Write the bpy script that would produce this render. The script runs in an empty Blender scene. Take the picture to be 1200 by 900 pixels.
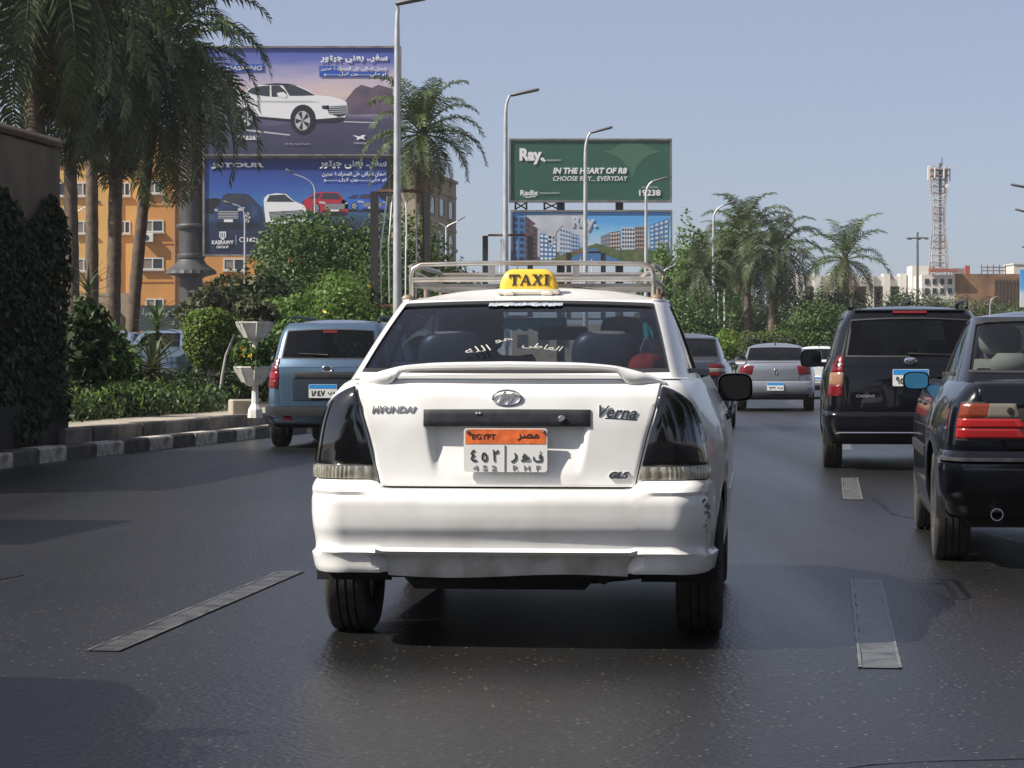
import bpy, bmesh, math, random
from mathutils import Vector, Matrix, noise
random.seed(7)
R = math.radians
sc = bpy.context.scene
COL = sc.collection

# ------------------------------------------------------------------ camera
F = 3135.0            # focal length in pixels of the 1200 px wide photograph
HZ = 421.0            # horizon row
EYE = 1.12            # eye height (driver of the car behind)
cam_d = bpy.data.cameras.new('camera')
cam_d.sensor_width = 36.0
cam_d.lens = F / 1200 * 36
cam_d.clip_start = 0.1
cam_d.clip_end = 6000
cam = bpy.data.objects.new('camera', cam_d)
cam.location = (0, 0, EYE)
cam.rotation_euler = (R(90) - math.atan((450 - HZ) / F), 0, 0)
COL.objects.link(cam)
sc.camera = cam

# ------------------------------------------------------------------ light
SUN_AZ = Vector((-0.945, -0.33))          # towards the sun, on plan
SUN_EL = R(44)
to_sun = Vector((SUN_AZ.x * math.cos(SUN_EL), SUN_AZ.y * math.cos(SUN_EL), math.sin(SUN_EL)))
w = bpy.data.worlds.new('World')
sc.world = w
w.use_nodes = True
nt = w.node_tree
sky = nt.nodes.new('ShaderNodeTexSky')
sky.sky_type = 'NISHITA'
sky.sun_disc = False
sky.sun_elevation = SUN_EL
sky.sun_rotation = math.atan2(SUN_AZ.x, SUN_AZ.y)
sky.altitude = 50
sky.air_density = 0.6
sky.dust_density = 1.2
sky.ozone_density = 4.0
bg = nt.nodes['Background']
SKY = 0.103
bg.inputs['Strength'].default_value = SKY
hz = nt.nodes.new('ShaderNodeMix')          # an even veil of dust over the whole sky
hz.data_type = 'RGBA'
hz.inputs[0].default_value = 0.5
hz.inputs[7].default_value = (0.432 / 0.15, 0.412 / 0.15, 0.436 / 0.15, 1)
nt.links.new(sky.outputs[0], hz.inputs[6])
nt.links.new(hz.outputs[2], bg.inputs['Color'])
sl = bpy.data.lights.new('sun', 'SUN')
sl.energy = 5.0
sl.angle = R(0.53)
sl.color = (1.0, 0.94, 0.84)
so = bpy.data.objects.new('sun', sl)
so.rotation_euler = to_sun.to_track_quat('Z', 'Y').to_euler()
so.location = (-30, -10, 40)
COL.objects.link(so)
sc.view_settings.view_transform = 'Standard'
sc.view_settings.look = 'None'
sc.view_settings.exposure = 0.62
sc.view_settings.gamma = 1.0
sc.cycles.max_bounces = 8
sc.cycles.transparent_max_bounces = 16


def at(px, Y):
    return (px - 600) / F * Y


def zat(py, Y):
    return EYE - (py - HZ) / F * Y


# ------------------------------------------------------------------ materials
MATS = {}


def mat(name, col, rough=0.5, metal=0.0, coat=0.0, spec=0.5, var=0.0, vscale=8.0, bump=0.0, bscale=40.0, island=0.0, trans=0.0, col2=None, coat_rough=0.05):
    if name in MATS:
        return MATS[name]
    m = bpy.data.materials.new(name)
    m.use_nodes = True
    t = m.node_tree
    b = t.nodes['Principled BSDF']
    c = (*col, 1) if len(col) == 3 else col
    b.inputs['Base Color'].default_value = c
    b.inputs['Roughness'].default_value = rough
    b.inputs['Metallic'].default_value = metal
    b.inputs['Coat Weight'].default_value = coat
    b.inputs['Coat Roughness'].default_value = coat_rough
    b.inputs['Specular IOR Level'].default_value = spec
    if var or col2 or island:
        ramp = t.nodes.new('ShaderNodeMix')
        ramp.data_type = 'RGBA'
        c2 = (*col2, 1) if col2 else tuple(x * (1 - var) for x in c[:3]) + (1,)
        ramp.inputs[6].default_value = c
        ramp.inputs[7].default_value = c2
        if island:
            g = t.nodes.new('ShaderNodeNewGeometry')
            t.links.new(g.outputs['Random Per Island'], ramp.inputs[0])
        else:
            tc = t.nodes.new('ShaderNodeTexCoord')
            n = t.nodes.new('ShaderNodeTexNoise')
            n.inputs['Scale'].default_value = vscale
            n.inputs['Detail'].default_value = 6
            r2 = t.nodes.new('ShaderNodeMapRange')
            r2.inputs[1].default_value = 0.4
            r2.inputs[2].default_value = 0.65
            t.links.new(tc.outputs['Object'], n.inputs['Vector'])
            t.links.new(n.outputs['Fac'], r2.inputs[0])
            t.links.new(r2.outputs[0], ramp.inputs[0])
        t.links.new(ramp.outputs[2], b.inputs['Base Color'])
    if bump:
        tc = t.nodes.new('ShaderNodeTexCoord')
        n = t.nodes.new('ShaderNodeTexNoise')
        n.inputs['Scale'].default_value = bscale
        n.inputs['Detail'].default_value = 5
        bp = t.nodes.new('ShaderNodeBump')
        bp.inputs['Strength'].default_value = bump
        bp.inputs['Distance'].default_value = 0.02
        t.links.new(tc.outputs['Object'], n.inputs['Vector'])
        t.links.new(n.outputs['Fac'], bp.inputs['Height'])
        t.links.new(bp.outputs[0], b.inputs['Normal'])
    if trans:
        out = t.nodes['Material Output']
        tr = t.nodes.new('ShaderNodeBsdfTranslucent')
        mx = t.nodes.new('ShaderNodeMixShader')
        mx.inputs[0].default_value = trans
        if var or col2 or island:
            t.links.new(ramp.outputs[2], tr.inputs['Color'])
        else:
            tr.inputs['Color'].default_value = c
        t.links.new(b.outputs[0], mx.inputs[1])
        t.links.new(tr.outputs[0], mx.inputs[2])
        t.links.new(mx.outputs[0], out.inputs['Surface'])
    MATS[name] = m
    return m


def glass(name, tint, ior=1.5, rough=0.0, gain=1.0):
    if name in MATS:
        return MATS[name]
    m = bpy.data.materials.new(name)
    m.use_nodes = True
    t = m.node_tree
    t.nodes.remove(t.nodes['Principled BSDF'])
    tr = t.nodes.new('ShaderNodeBsdfTransparent')
    tr.inputs[0].default_value = (*tint, 1)
    gl = t.nodes.new('ShaderNodeBsdfGlossy')
    gl.inputs['Roughness'].default_value = rough
    fr = t.nodes.new('ShaderNodeFresnel')
    gm = t.nodes.new('ShaderNodeNewGeometry')          # a thin pane mirrors alike from both sides
    io = t.nodes.new('ShaderNodeMapRange')
    io.inputs[3].default_value = ior
    io.inputs[4].default_value = 1 / ior
    t.links.new(gm.outputs['Backfacing'], io.inputs[0])
    t.links.new(io.outputs[0], fr.inputs[0])
    mx = t.nodes.new('ShaderNodeMixShader')
    if gain != 1.0:
        mm = t.nodes.new('ShaderNodeMath')
        mm.operation = 'MULTIPLY'
        mm.use_clamp = True
        mm.inputs[1].default_value = gain
        t.links.new(fr.outputs[0], mm.inputs[0])
        t.links.new(mm.outputs[0], mx.inputs[0])
    else:
        t.links.new(fr.outputs[0], mx.inputs[0])
    t.links.new(tr.outputs[0], mx.inputs[1])
    t.links.new(gl.outputs[0], mx.inputs[2])
    t.links.new(mx.outputs[0], t.nodes['Material Output'].inputs['Surface'])
    MATS[name] = m
    return m


# ------------------------------------------------------------------ mesh helpers
class MB:
    def __init__(s):
        s.v = []
        s.f = []

    def add(s, vs, fs):
        n = len(s.v)
        s.v.extend([tuple(p) for p in vs])
        s.f.extend([tuple(i + n for i in f) for f in fs])

    def box(s, c, d, rz=0.0, M=None):
        hx, hy, hz = d[0] / 2, d[1] / 2, d[2] / 2
        pts = [(x, y, z) for z in (-hz, hz) for y in (-hy, hy) for x in (-hx, hx)]
        if M is None:
            M = Matrix.Rotation(rz, 3, 'Z')
        pts = [Vector(c) + M @ Vector(p) for p in pts]
        s.add(pts, [(0, 2, 3, 1), (4, 5, 7, 6), (0, 1, 5, 4), (2, 6, 7, 3), (0, 4, 6, 2), (1, 3, 7, 5)])

    def rbox(s, c, d, b=0.02, rz=0.0, M=None):
        """box with chamfered vertical and horizontal edges"""
        hx, hy, hz = d[0] / 2, d[1] / 2, d[2] / 2
        b = min(b, hx * .9, hy * .9, hz * .9)
        if M is None:
            M = Matrix.Rotation(rz, 3, 'Z')
        rings = []
        for z, i in ((-hz, b), (-hz + b, 0), (hz - b, 0), (hz, b)):
            ax, ay = hx - i, hy - i
            rings.append([(-ax + b * (i == 0), -ay, z), (ax - b * (i == 0), -ay, z), (ax, -ay + b * (i == 0), z), (ax, ay - b * (i == 0), z),
                          (ax - b * (i == 0), ay, z), (-ax + b * (i == 0), ay, z), (-ax, ay - b * (i == 0), z), (-ax, -ay + b * (i == 0), z)])
        n = 8
        pts = [Vector(c) + M @ Vector(p) for r in rings for p in r]
        fs = [tuple(range(n - 1, -1, -1)), tuple(range(3 * n, 4 * n))]
        for k in range(3):
            for i in range(n):
                j = (i + 1) % n
                fs.append((k * n + i, k * n + j, (k + 1) * n + j, (k + 1) * n + i))
        s.add(pts, fs)

    def tube(s, pts, r, n=8, cap=True):
        pts = [Vector(p) for p in pts]
        rr = r if isinstance(r, (list, tuple)) else [r] * len(pts)
        base = len(s.v)
        ref = Vector((0, 0, 1))
        for k, p in enumerate(pts):
            a = pts[max(0, k - 1)]
            b = pts[min(len(pts) - 1, k + 1)]
            d = (b - a).normalized()
            if abs(d.dot(ref)) > .95:
                rf = Vector((1, 0, 0))
            else:
                rf = ref
            x = d.cross(rf).normalized()
            y = d.cross(x).normalized()
            if k and (x.dot(px_) < 0):
                x, y = -x, -y
            px_ = x
            for i in range(n):
                t = 2 * math.pi * i / n
                s.v.append(tuple(p + x * (math.cos(t) * rr[k]) + y * (math.sin(t) * rr[k])))
        for k in range(len(pts) - 1):
            for i in range(n):
                j = (i + 1) % n
                s.f.append((base + k * n + i, base + k * n + j, base + (k + 1) * n + j, base + (k + 1) * n + i))
        if cap:
            s.f.append(tuple(base + i for i in range(n - 1, -1, -1)))
            s.f.append(tuple(base + (len(pts) - 1) * n + i for i in range(n)))

    def lathe(s, prof, n=24, axis='Z', c=(0, 0, 0), closed=False):
        """prof: (radius, along axis)"""
        base = len(s.v)
        c = Vector(c)
        for r, h in prof:
            for i in range(n):
                t = 2 * math.pi * i / n
                a, b = r * math.cos(t), r * math.sin(t)
                p = {'Z': (a, b, h), 'X': (h, a, b), 'Y': (a, h, b)}[axis]
                s.v.append(tuple(c + Vector(p)))
        m = len(prof)
        for k in range(m if closed else m - 1):
            k2 = (k + 1) % m
            for i in range(n):
                j = (i + 1) % n
                s.f.append((base + k * n + i, base + k * n + j, base + k2 * n + j, base + k2 * n + i))
        if not closed:
            if prof[0][0] > 1e-4:
                s.f.append(tuple(base + i for i in range(n - 1, -1, -1)))
            if prof[-1][0] > 1e-4:
                s.f.append(tuple(base + (m - 1) * n + i for i in range(n)))

    def prism(s, poly, y0, y1):
        """poly in (x,z), extruded along y"""
        n = len(poly)
        vs = [(x, y0, z) for x, z in poly] + [(x, y1, z) for x, z in poly]
        fs = [tuple(range(n)), tuple(range(2 * n - 1, n - 1, -1))]
        for i in range(n):
            j = (i + 1) % n
            fs.append((i, n + i, n + j, j))
        s.add(vs, fs)

    def grid(s, rows):
        """rows: list of equally long point rows"""
        base = len(s.v)
        m = len(rows[0])
        for r in rows:
            s.v.extend([tuple(p) for p in r])
        for k in range(len(rows) - 1):
            for i in range(m - 1):
                a = base + k * m + i
                s.f.append((a, a + 1, a + m + 1, a + m))

    def mesh(s, name, m, smooth=None, fix=True):
        me = bpy.data.meshes.new(name)
        me.from_pydata(s.v, [], s.f)
        if fix:
            bm = bmesh.new()
            bm.from_mesh(me)
            bmesh.ops.remove_doubles(bm, verts=bm.verts, dist=1e-5)
            bmesh.ops.recalc_face_normals(bm, faces=bm.faces)
            bm.to_mesh(me)
            bm.free()
        if m is not None:
            me.materials.append(m)
        if smooth is not None:
            me.polygons.foreach_set('use_smooth', [True] * len(me.polygons))
            if smooth < 180:
                me.set_sharp_from_angle(angle=R(smooth))
        me.update()
        return me

    def each(s, name, m, parent=None, smooth=None):
        """every separate piece becomes an object of its own"""
        par = list(range(len(s.v)))

        def find(a):
            while par[a] != a:
                par[a] = par[par[a]]
                a = par[a]
            return a
        for f in s.f:
            for a in f[1:]:
                ra, rb = find(a), find(f[0])
                if ra != rb:
                    par[ra] = rb
        grp = {}
        for f in s.f:
            grp.setdefault(find(f[0]), []).append(f)
        out = []
        for fs in grp.values():
            ids = sorted({i for f in fs for i in f})
            mp = {i: k for k, i in enumerate(ids)}
            q = MB()
            q.v = [s.v[i] for i in ids]
            q.f = [tuple(mp[i] for i in f) for f in fs]
            out.append(q.build(name, m, parent, smooth))
        return out

    def build(s, name, m, parent=None, smooth=None, fix=True, loc=None):
        return link(name, s.mesh(name, m, smooth, fix), parent, loc)


def link(name, me, parent=None, loc=None, rot=None, scale=None):
    o = bpy.data.objects.new(name, me)
    COL.objects.link(o)
    if parent is not None:
        o.parent = parent
    if loc is not None:
        o.location = loc
    if rot is not None:
        o.rotation_euler = rot
    if scale is not None:
        o.scale = scale if isinstance(scale, (tuple, list, Vector)) else (scale,) * 3
    return o


def tag(o, label=None, cat=None, group=None, kind=None):
    if label:
        o['label'] = label
    if cat:
        o['category'] = cat
    if group:
        o['group'] = group
    if kind:
        o['kind'] = kind
    return o


def thing(name, label, cat, loc=(0, 0, 0), rz=0.0, group=None, parent=None):
    o = bpy.data.objects.new(name, None)
    o.empty_display_size = .2
    COL.objects.link(o)
    o.location = loc
    o.rotation_euler = (0, 0, rz)
    return tag(o, label, cat, group)


def sub(name, parent, loc=(0, 0, 0), rz=0.0):
    o = bpy.data.objects.new(name, None)
    o.empty_display_size = .1
    COL.objects.link(o)
    o.parent = parent
    o.location = loc
    o.rotation_euler = (0, 0, rz)
    return o


def struct(o):
    o['kind'] = 'structure'
    return o


def copy_tree(o, parent=None):
    c = o.copy()
    COL.objects.link(c)
    if parent is not None:
        c.parent = parent
    for ch in list(o.children):
        copy_tree(ch, c)
    return c


# ------------------------------------------------------------------ lettering
AR = {}
for base, forms in {
    'ا': 'FE8D FE8E', 'أ': 'FE83 FE84', 'ب': 'FE8F FE90 FE91 FE92', 'ة': 'FE93 FE94', 'ت': 'FE95 FE96 FE97 FE98', 'ج': 'FE9D FE9E FE9F FEA0',
    'ح': 'FEA1 FEA2 FEA3 FEA4', 'د': 'FEA9 FEAA', 'ر': 'FEAD FEAE', 'س': 'FEB1 FEB2 FEB3 FEB4', 'ش': 'FEB5 FEB6 FEB7 FEB8', 'ص': 'FEB9 FEBA FEBB FEBC',
    'ض': 'FEBD FEBE FEBF FEC0', 'ط': 'FEC1 FEC2 FEC3 FEC4', 'ع': 'FEC9 FECA FECB FECC', 'ف': 'FED1 FED2 FED3 FED4', 'ق': 'FED5 FED6 FED7 FED8',
    'ك': 'FED9 FEDA FEDB FEDC', 'ل': 'FEDD FEDE FEDF FEE0', 'م': 'FEE1 FEE2 FEE3 FEE4', 'ن': 'FEE5 FEE6 FEE7 FEE8', 'ه': 'FEE9 FEEA FEEB FEEC',
    'و': 'FEED FEEE', 'ى': 'FEEF FEF0', 'ي': 'FEF1 FEF2 FEF3 FEF4', 'ئ': 'FE89 FE8A FE8B FE8C'}.items():
    AR[base] = [chr(int(x, 16)) for x in forms.split()]


def shape_ar(t):
    out = []
    for i, ch in enumerate(t):
        if ch not in AR:
            out.append(ch)
            continue
        prev = i > 0 and t[i - 1] in AR and len(AR[t[i - 1]]) == 4
        nxt = i + 1 < len(t) and t[i + 1] in AR and len(AR[ch]) == 4
        f = AR[ch]
        out.append(f[3] if prev and nxt else f[2] if nxt else f[1] if prev else f[0])
    return ''.join(reversed(out))


def text_mesh(t, w, h, depth, m, bold=0.0, shear=0.0, ar=False):
    """lettering scaled to a box w x h in the local x,z plane, centred, front face towards -y"""
    c = bpy.data.curves.new('lettering', 'FONT')
    c.body = shape_ar(t) if ar else t
    c.size = 1.0
    c.offset = bold
    c.shear = shear
    c.resolution_u = 3
    c.extrude = 0.02
    o = bpy.data.objects.new('lettering', c)
    COL.objects.link(o)
    dg = bpy.context.evaluated_depsgraph_get()
    me = bpy.data.meshes.new_from_object(o.evaluated_get(dg))
    bpy.data.objects.remove(o)
    bpy.data.curves.remove(c)
    xs = [v.co.x for v in me.vertices]
    ys = [v.co.y for v in me.vertices]
    if not xs:
        return me
    x0, x1, y0, y1 = min(xs), max(xs), min(ys), max(ys)
    sx = w / max(1e-6, x1 - x0)
    sy = h / max(1e-6, y1 - y0) if h else sx
    for v in me.vertices:
        v.co = Vector(((v.co.x - (x0 + x1) / 2) * sx, -v.co.z * depth / .04, (v.co.y - (y0 + y1) / 2) * sy))
    me.materials.clear()
    me.materials.append(m)
    me.update()
    return me


def text(name, t, cx, y, cz, w, h, m, parent, depth=0.004, bold=0.0, shear=0.0, ar=False, rot=None):
    return link(name, text_mesh(t, w, h, depth, m, bold, shear, ar), parent, (cx, y, cz), rot)


def curve_interp(keys):
    """smooth interpolation through (z, value) keys"""
    keys = sorted(keys)
    zs = [k[0] for k in keys]
    vs = [k[1] for k in keys]
    n = len(zs)
    d = []
    for i in range(n):
        if i == 0 or i == n - 1:
            a, b = (0, 1) if i == 0 else (n - 2, n - 1)
            d.append((vs[b] - vs[a]) / (zs[b] - zs[a]) if n > 1 else 0)
        else:
            a = (vs[i] - vs[i - 1]) / (zs[i] - zs[i - 1])
            b = (vs[i + 1] - vs[i]) / (zs[i + 1] - zs[i])
            d.append(0 if a * b <= 0 else 2 * a * b / (a + b))

    def f(z):
        if z <= zs[0]:
            return vs[0]
        if z >= zs[-1]:
            return vs[-1]
        i = 0
        while z > zs[i + 1]:
            i += 1
        hh = zs[i + 1] - zs[i]
        t = (z - zs[i]) / hh
        return (vs[i] * (1 + 2 * t) * (1 - t) ** 2 + d[i] * hh * t * (1 - t) ** 2 + vs[i + 1] * t * t * (3 - 2 * t) - d[i + 1] * hh * t * t * (1 - t))
    return f


def sstep(a, b, x):
    t = max(0.0, min(1.0, (x - a) / (b - a)))
    return t * t * (3 - 2 * t)


# ------------------------------------------------------------------ car bodies
class Shell:
    """closed plan outlines stacked in z; u runs from the rear centre (0) over the corner (1-2), the side (2-3), the front corner (3-4) to the front centre (5)"""
    NAMES = ('w', 'wr', 'wf', 'yr', 'yf', 'bow', 'bowf', 'rx', 'ry', 'rfx', 'rfy', 'L')
    DEF = dict(bow=.04, bowf=.12, rx=.16, ry=.2, rfx=.25, rfy=.3, L=1.0)

    def __init__(s, **k):
        s.fn = {}
        for n in s.NAMES:
            v = k.get(n, s.DEF.get(n))
            if v is None:
                v = [(z, x - .06) for z, x in k['w']]
            s.fn[n] = curve_interp(v) if isinstance(v, list) else (lambda z, v=v: v)
        s.memo = {}
        s.sx = k.get('sx', 0.0)

    def par(s, z):
        k = round(z, 5)
        p = s.memo.get(k)
        if p is None:
            p = s.memo[k] = tuple(s.fn[n](z) for n in s.NAMES)
        return p

    def P(s, u, z):
        w, wr, wf, yr, yf, bow, bowf, rx, ry, rfx, rfy, L = s.par(z)
        a = abs(u)
        xc = wr - rx
        yc = yr + bow * (xc / wr) ** 2
        xf = wf - rfx
        yfc = yf - bowf * (xf / wf) ** 2
        if a <= 1:
            x = a * xc
            y = yr + bow * (x / wr) ** 2
        elif a <= 2:
            t = (a - 1) * math.pi / 2
            x = xc + rx * math.sin(t)
            y = yc + ry * (1 - math.cos(t))
        elif a <= 3:
            y0, y1 = yc + ry, yfc - rfy
            y = y0 + (y1 - y0) * (a - 2)
            d0 = max(0, 1 - (y - y0) / L)
            d1 = max(0, 1 - (y1 - y) / L)
            x = w - (w - wr) * d0 * d0 - (w - wf) * d1 * d1
        elif a <= 4:
            t = (a - 3) * math.pi / 2
            x = xf + rfx * math.cos(t)
            y = yfc - rfy + rfy * math.sin(t)
        else:
            x = (5 - a) * xf
            y = yf - bowf * (x / wf) ** 2
        return Vector(((x if u >= 0 else -x) + s.sx, y, z))

    def N(s, u, z):
        e = 1e-3
        du = s.P(u + e, z) - s.P(u - e, z)
        dz = s.P(u, z + e) - s.P(u, z - e)
        n = du.cross(dz)
        return n.normalized() if n.length > 1e-12 else Vector((0, -1, 0))

    def ux(s, x, z):
        w, wr, wf, yr, yf, bow, bowf, rx, ry, rfx, rfy, L = s.par(z)
        a = abs(x)
        xc = wr - rx
        if a <= xc:
            u = a / xc
        else:
            u = 1 + math.asin(min(1, (a - xc) / rx)) * 2 / math.pi
        return math.copysign(u, x)

    def uy(s, y, z):
        """u on the side at this y"""
        w, wr, wf, yr, yf, bow, bowf, rx, ry, rfx, rfy, L = s.par(z)
        y0 = yr + bow * ((wr - rx) / wr) ** 2 + ry
        y1 = yf - bowf * ((wf - rfx) / wf) ** 2 - rfy
        return 2 + (y - y0) / (y1 - y0)


def call(f, x):
    return f(x) if callable(f) else f


def panel(mb, S, uL, uR, zb, zt, nu, nz, off=0.0, th=.012, r=.003, rim=True):
    """sheet on the shell between u and z limits (numbers or functions), raised by off, with its edges turned in"""
    P = []
    for j in range(nz + 1):
        t = j / nz
        for i in range(nu + 1):
            s = i / nu
            z = .5 * (call(zb, 0) + call(zt, 0)) if not (callable(zb) or callable(zt)) else .7
            u = 0
            for _ in range(4):
                u = call(uL, z) * (1 - s) + call(uR, z) * s
                z = call(zb, u) * (1 - t) + call(zt, u) * t
            p = S.P(u, z)
            n = S.N(u, z)
            o = off(u, z) if callable(off) else off
            edge = i in (0, nu) or j in (0, nz)
            P.append((p + n * (o - (r if edge and rim else 0)), n, p + n * (o - th)))
    base = len(mb.v)
    m = nu + 1
    mb.v.extend([tuple(q[0]) for q in P])
    for j in range(nz):
        for i in range(nu):
            a = base + j * m + i
            mb.f.append((a, a + 1, a + m + 1, a + m))
    if rim:
        loop = [i for i in range(nu)] + [nu + j * m for j in range(nz)] + [nz * m + i for i in range(nu, 0, -1)] + [j * m for j in range(nz, 0, -1)]
        b2 = len(mb.v)
        mb.v.extend([tuple(P[k][2]) for k in loop])
        n = len(loop)
        for i in range(n):
            j = (i + 1) % n
            mb.f.append((base + loop[j], base + loop[i], b2 + i, b2 + j))


def panel2(mb, S, u0, u1, zb, zt, nu, nz, **k):
    """the same panel on both sides of the car"""
    panel(mb, S, u0, u1, zb, zt, nu, nz, **k)
    neg = lambda f: (lambda z: -f(z)) if callable(f) else -f
    mir = lambda f: (lambda u: f(-u)) if callable(f) else f
    if 'off' in k and callable(k['off']):
        k = dict(k, off=(lambda u, z, g=k['off']: g(-u, z)))
    panel(mb, S, neg(u1), neg(u0), mir(zb), mir(zt), nu, nz, **k)


def cap(mb, S, zt, us, nx, crown, ramp=.35, th=0.0, yr0=None):
    """lid over a shell: rows across the car from side to side"""
    rows = []
    y0 = S.P(us[0], call(zt, us[0])).y
    y1 = S.P(us[-1], call(zt, us[-1])).y
    for u in us:
        p = S.P(u, call(zt, u))
        g = sstep(0, ramp, p.y - y0) if ramp else 1
        g *= 1 if us[-1] < 4.6 else sstep(0, ramp or .3, y1 - p.y)
        row = []
        for i in range(nx + 1):
            s = -1 + 2 * i / nx
            # finer towards the edges
            s = math.sin(s * math.pi / 2)
            row.append(((p.x - S.sx) * s + S.sx, p.y, p.z + crown * (1 - abs(s) ** 2.4) * g))
        rows.append(row)
    mb.grid(rows)


RUB = mat('tyre_rubber', (.022, .022, .023), .85, var=.0, col2=(.045, .042, .038), vscale=14, bump=.2, bscale=120)
RIM = mat('wheel_steel', (.35, .35, .36), .4, .8)
BLK = mat('black_plastic', (.018, .018, .02), .5, col2=(.03, .03, .03), vscale=20)
DARK = mat('car_underside', (.012, .012, .012), .9)
CHROME = mat('chrome', (.75, .76, .78), .12, 1.0)
SEAL = mat('window_rubber', (.02, .02, .022), .6)
GLS = glass('tinted_car_glass', (.36, .42, .50), 1.5)
GLD = glass('dark_car_glass', (.10, .11, .115), 1.5)
GLF = glass('clear_car_glass', (.82, .86, .86), 1.5)
SEATD = mat('dark_seat_vinyl', (.055, .062, .07), .38, var=.3)
SEATB = mat('beige_seat_cloth', (.34, .31, .27), .8, var=.2)
RED = mat('red_lamp_lens', (.13, .005, .006), .12, coat=.6, bump=.25, bscale=90)
AMB = mat('amber_lamp_lens', (.17, .028, .006), .12, coat=.6, bump=.25, bscale=90)
CLR = mat('clear_lamp_lens', (.30, .28, .25), .15, .3, coat=.8)
PLW = mat('plate_white', (.68, .68, .66), .35)
PLB = mat('plate_blue', (.03, .25, .62), .35)
PLO = mat('plate_orange', (.78, .17, .035), .4, col2=(.5, .1, .03), vscale=30)
INK = mat('plate_ink', (.025, .024, .024), .5)
MIRR = mat('mirror_glass', (.8, .8, .82), .02, 1.0)


def wheel(parent, x, y, r, w, spokes=7, seg=36, rim=RIM):
    """tyre and rim, axle along x; x is the middle of the tyre"""
    s = 1 if x > 0 else -1
    e = sub('wheel', parent, (x, y, r))
    t = MB()
    h = w / 2
    ri = r * .64
    pr = [(ri, -h * .78), (ri + .012, -h * .93), (r * .80, -h), (r * .93, -h * .97), (r * .985, -h * .84), (r, -h * .72)]
    for k in range(4):
        x0 = -h * .72 + k * h * 1.44 / 4 + h * .1
        x1 = x0 + h * .07
        if k:
            pr += [(r, x0 - h * .14), (r - .009, x0 - h * .12), (r - .009, x0 - h * .05), (r, x0 - h * .03)]
    pr += [(r, h * .72), (r * .985, h * .84), (r * .93, h * .97), (r * .80, h), (ri + .012, h * .93), (ri, h * .78)]
    t.lathe(pr, seg, 'X', closed=True)
    t.build('tyre', RUB, e, 40)
    d = MB()
    o = h * .62 * s
    d.lathe([(ri + .002, -o), (ri + .002, o * 1.2), (ri - .02, o * 1.25), (ri - .035, o * .9), (ri * .35, o * .75), (ri * .3, o * 1.05), (.001, o * 1.05)], 28, 'X')
    for k in range(spokes):
        a = 2 * math.pi * k / spokes
        M = Matrix.Rotation(a, 3, 'X')
        d.box(M @ Vector((o * 1.0, 0, ri * .62)), (abs(o) * .35, ri * .22, ri * .75), M=M)
    d.build('rim', rim, e, 40)
    return e


def mirror(parent, side, x, y, z, w, h, paint, inner=MIRR, arm=.1):
    """door mirror facing backwards"""
    s = side
    e = sub('door_mirror', parent, (x * s, y, z))
    m = MB()
    n = 20
    rows = []
    for k, (sc_, dy) in enumerate(((1.0, 0), (1.02, .02), (1.0, .06), (.85, .11), (.5, .15), (.05, .165))):
        row = []
        for i in range(n + 1):
            t = 2 * math.pi * i / n
            c, q = math.cos(t), math.sin(t)
            row.append((w / 2 * sc_ * math.copysign(abs(c) ** .55, c), dy, h / 2 * sc_ * math.copysign(abs(q) ** (.6 if q > 0 else .45), q)))
        rows.append(row)
    m.grid(rows)
    m.box((-s * (w / 2 + arm * .4), .05, -h * .35), (arm * 1.4, .05, h * .28))
    m.build('mirror_housing', paint, e, 50)
    g = MB()
    row = []
    for i in range(n):
        t = 2 * math.pi * i / n
        c, q = math.cos(t), math.sin(t)
        row.append((w / 2 * .88 * math.copysign(abs(c) ** .55, c), -.004, h / 2 * .86 * math.copysign(abs(q) ** .55, q)))
    row2 = [(a, .006, c) for a, b, c in row]
    g.add(row + row2, [tuple(range(n)), tuple(range(2 * n - 1, n - 1, -1))] + [(i, n + i, n + (i + 1) % n, (i + 1) % n) for i in range(n)])
    g.build('mirror_glass', inner, e)
    return e


def seat(parent, name, x, y, zb, w, h, m, head=True, headw=.26, headh=.18, lean=.2):
    s = MB()
    M = Matrix.Rotation(-lean, 3, 'X')
    s.rbox(Vector((x, y, zb)) + M @ Vector((0, 0, h / 2)), (w, .14, h), .05, M=M)
    s.rbox((x, y + .28, zb + .02), (w, .5, .14), .05)
    o = s.build(name, m, parent, 60)
    if head:
        q = MB()
        c = Vector((x, y, zb)) + M @ Vector((0, 0, h + headh * .5 + .03))
        n = 16
        rows = []
        for k in range(9):
            a = -math.pi / 2 + math.pi * k / 8
            rows.append([tuple(c + Vector((headw / 2 * math.copysign(abs(math.cos(t)) ** .6, math.cos(t)) * abs(math.cos(a)) ** .45,
                                           .06 * math.sin(t) * abs(math.cos(a)) ** .5, headh / 2 * math.copysign(abs(math.sin(a)) ** .8, math.sin(a)))))
                         for t in [2 * math.pi * i / n for i in range(n + 1)]])
        q.grid(rows)
        q.build('headrest', m, o, 180)
    return o


def arch_fn(S, sill, arches, zmid=.5):
    def f(u):
        y = S.P(u, zmid).y
        z = sill(y) if callable(sill) else sill
        for yw, zw, ra in arches:
            if abs(y - yw) < ra:
                z = max(z, zw + math.sqrt(ra * ra - (y - yw) ** 2))
        return z
    return f


def uspace(knots):
    out = []
    for (a, b, n) in knots:
        for i in range(n):
            out.append(a + (b - a) * i / n)
    out.append(knots[-1][1])
    return out


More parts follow.
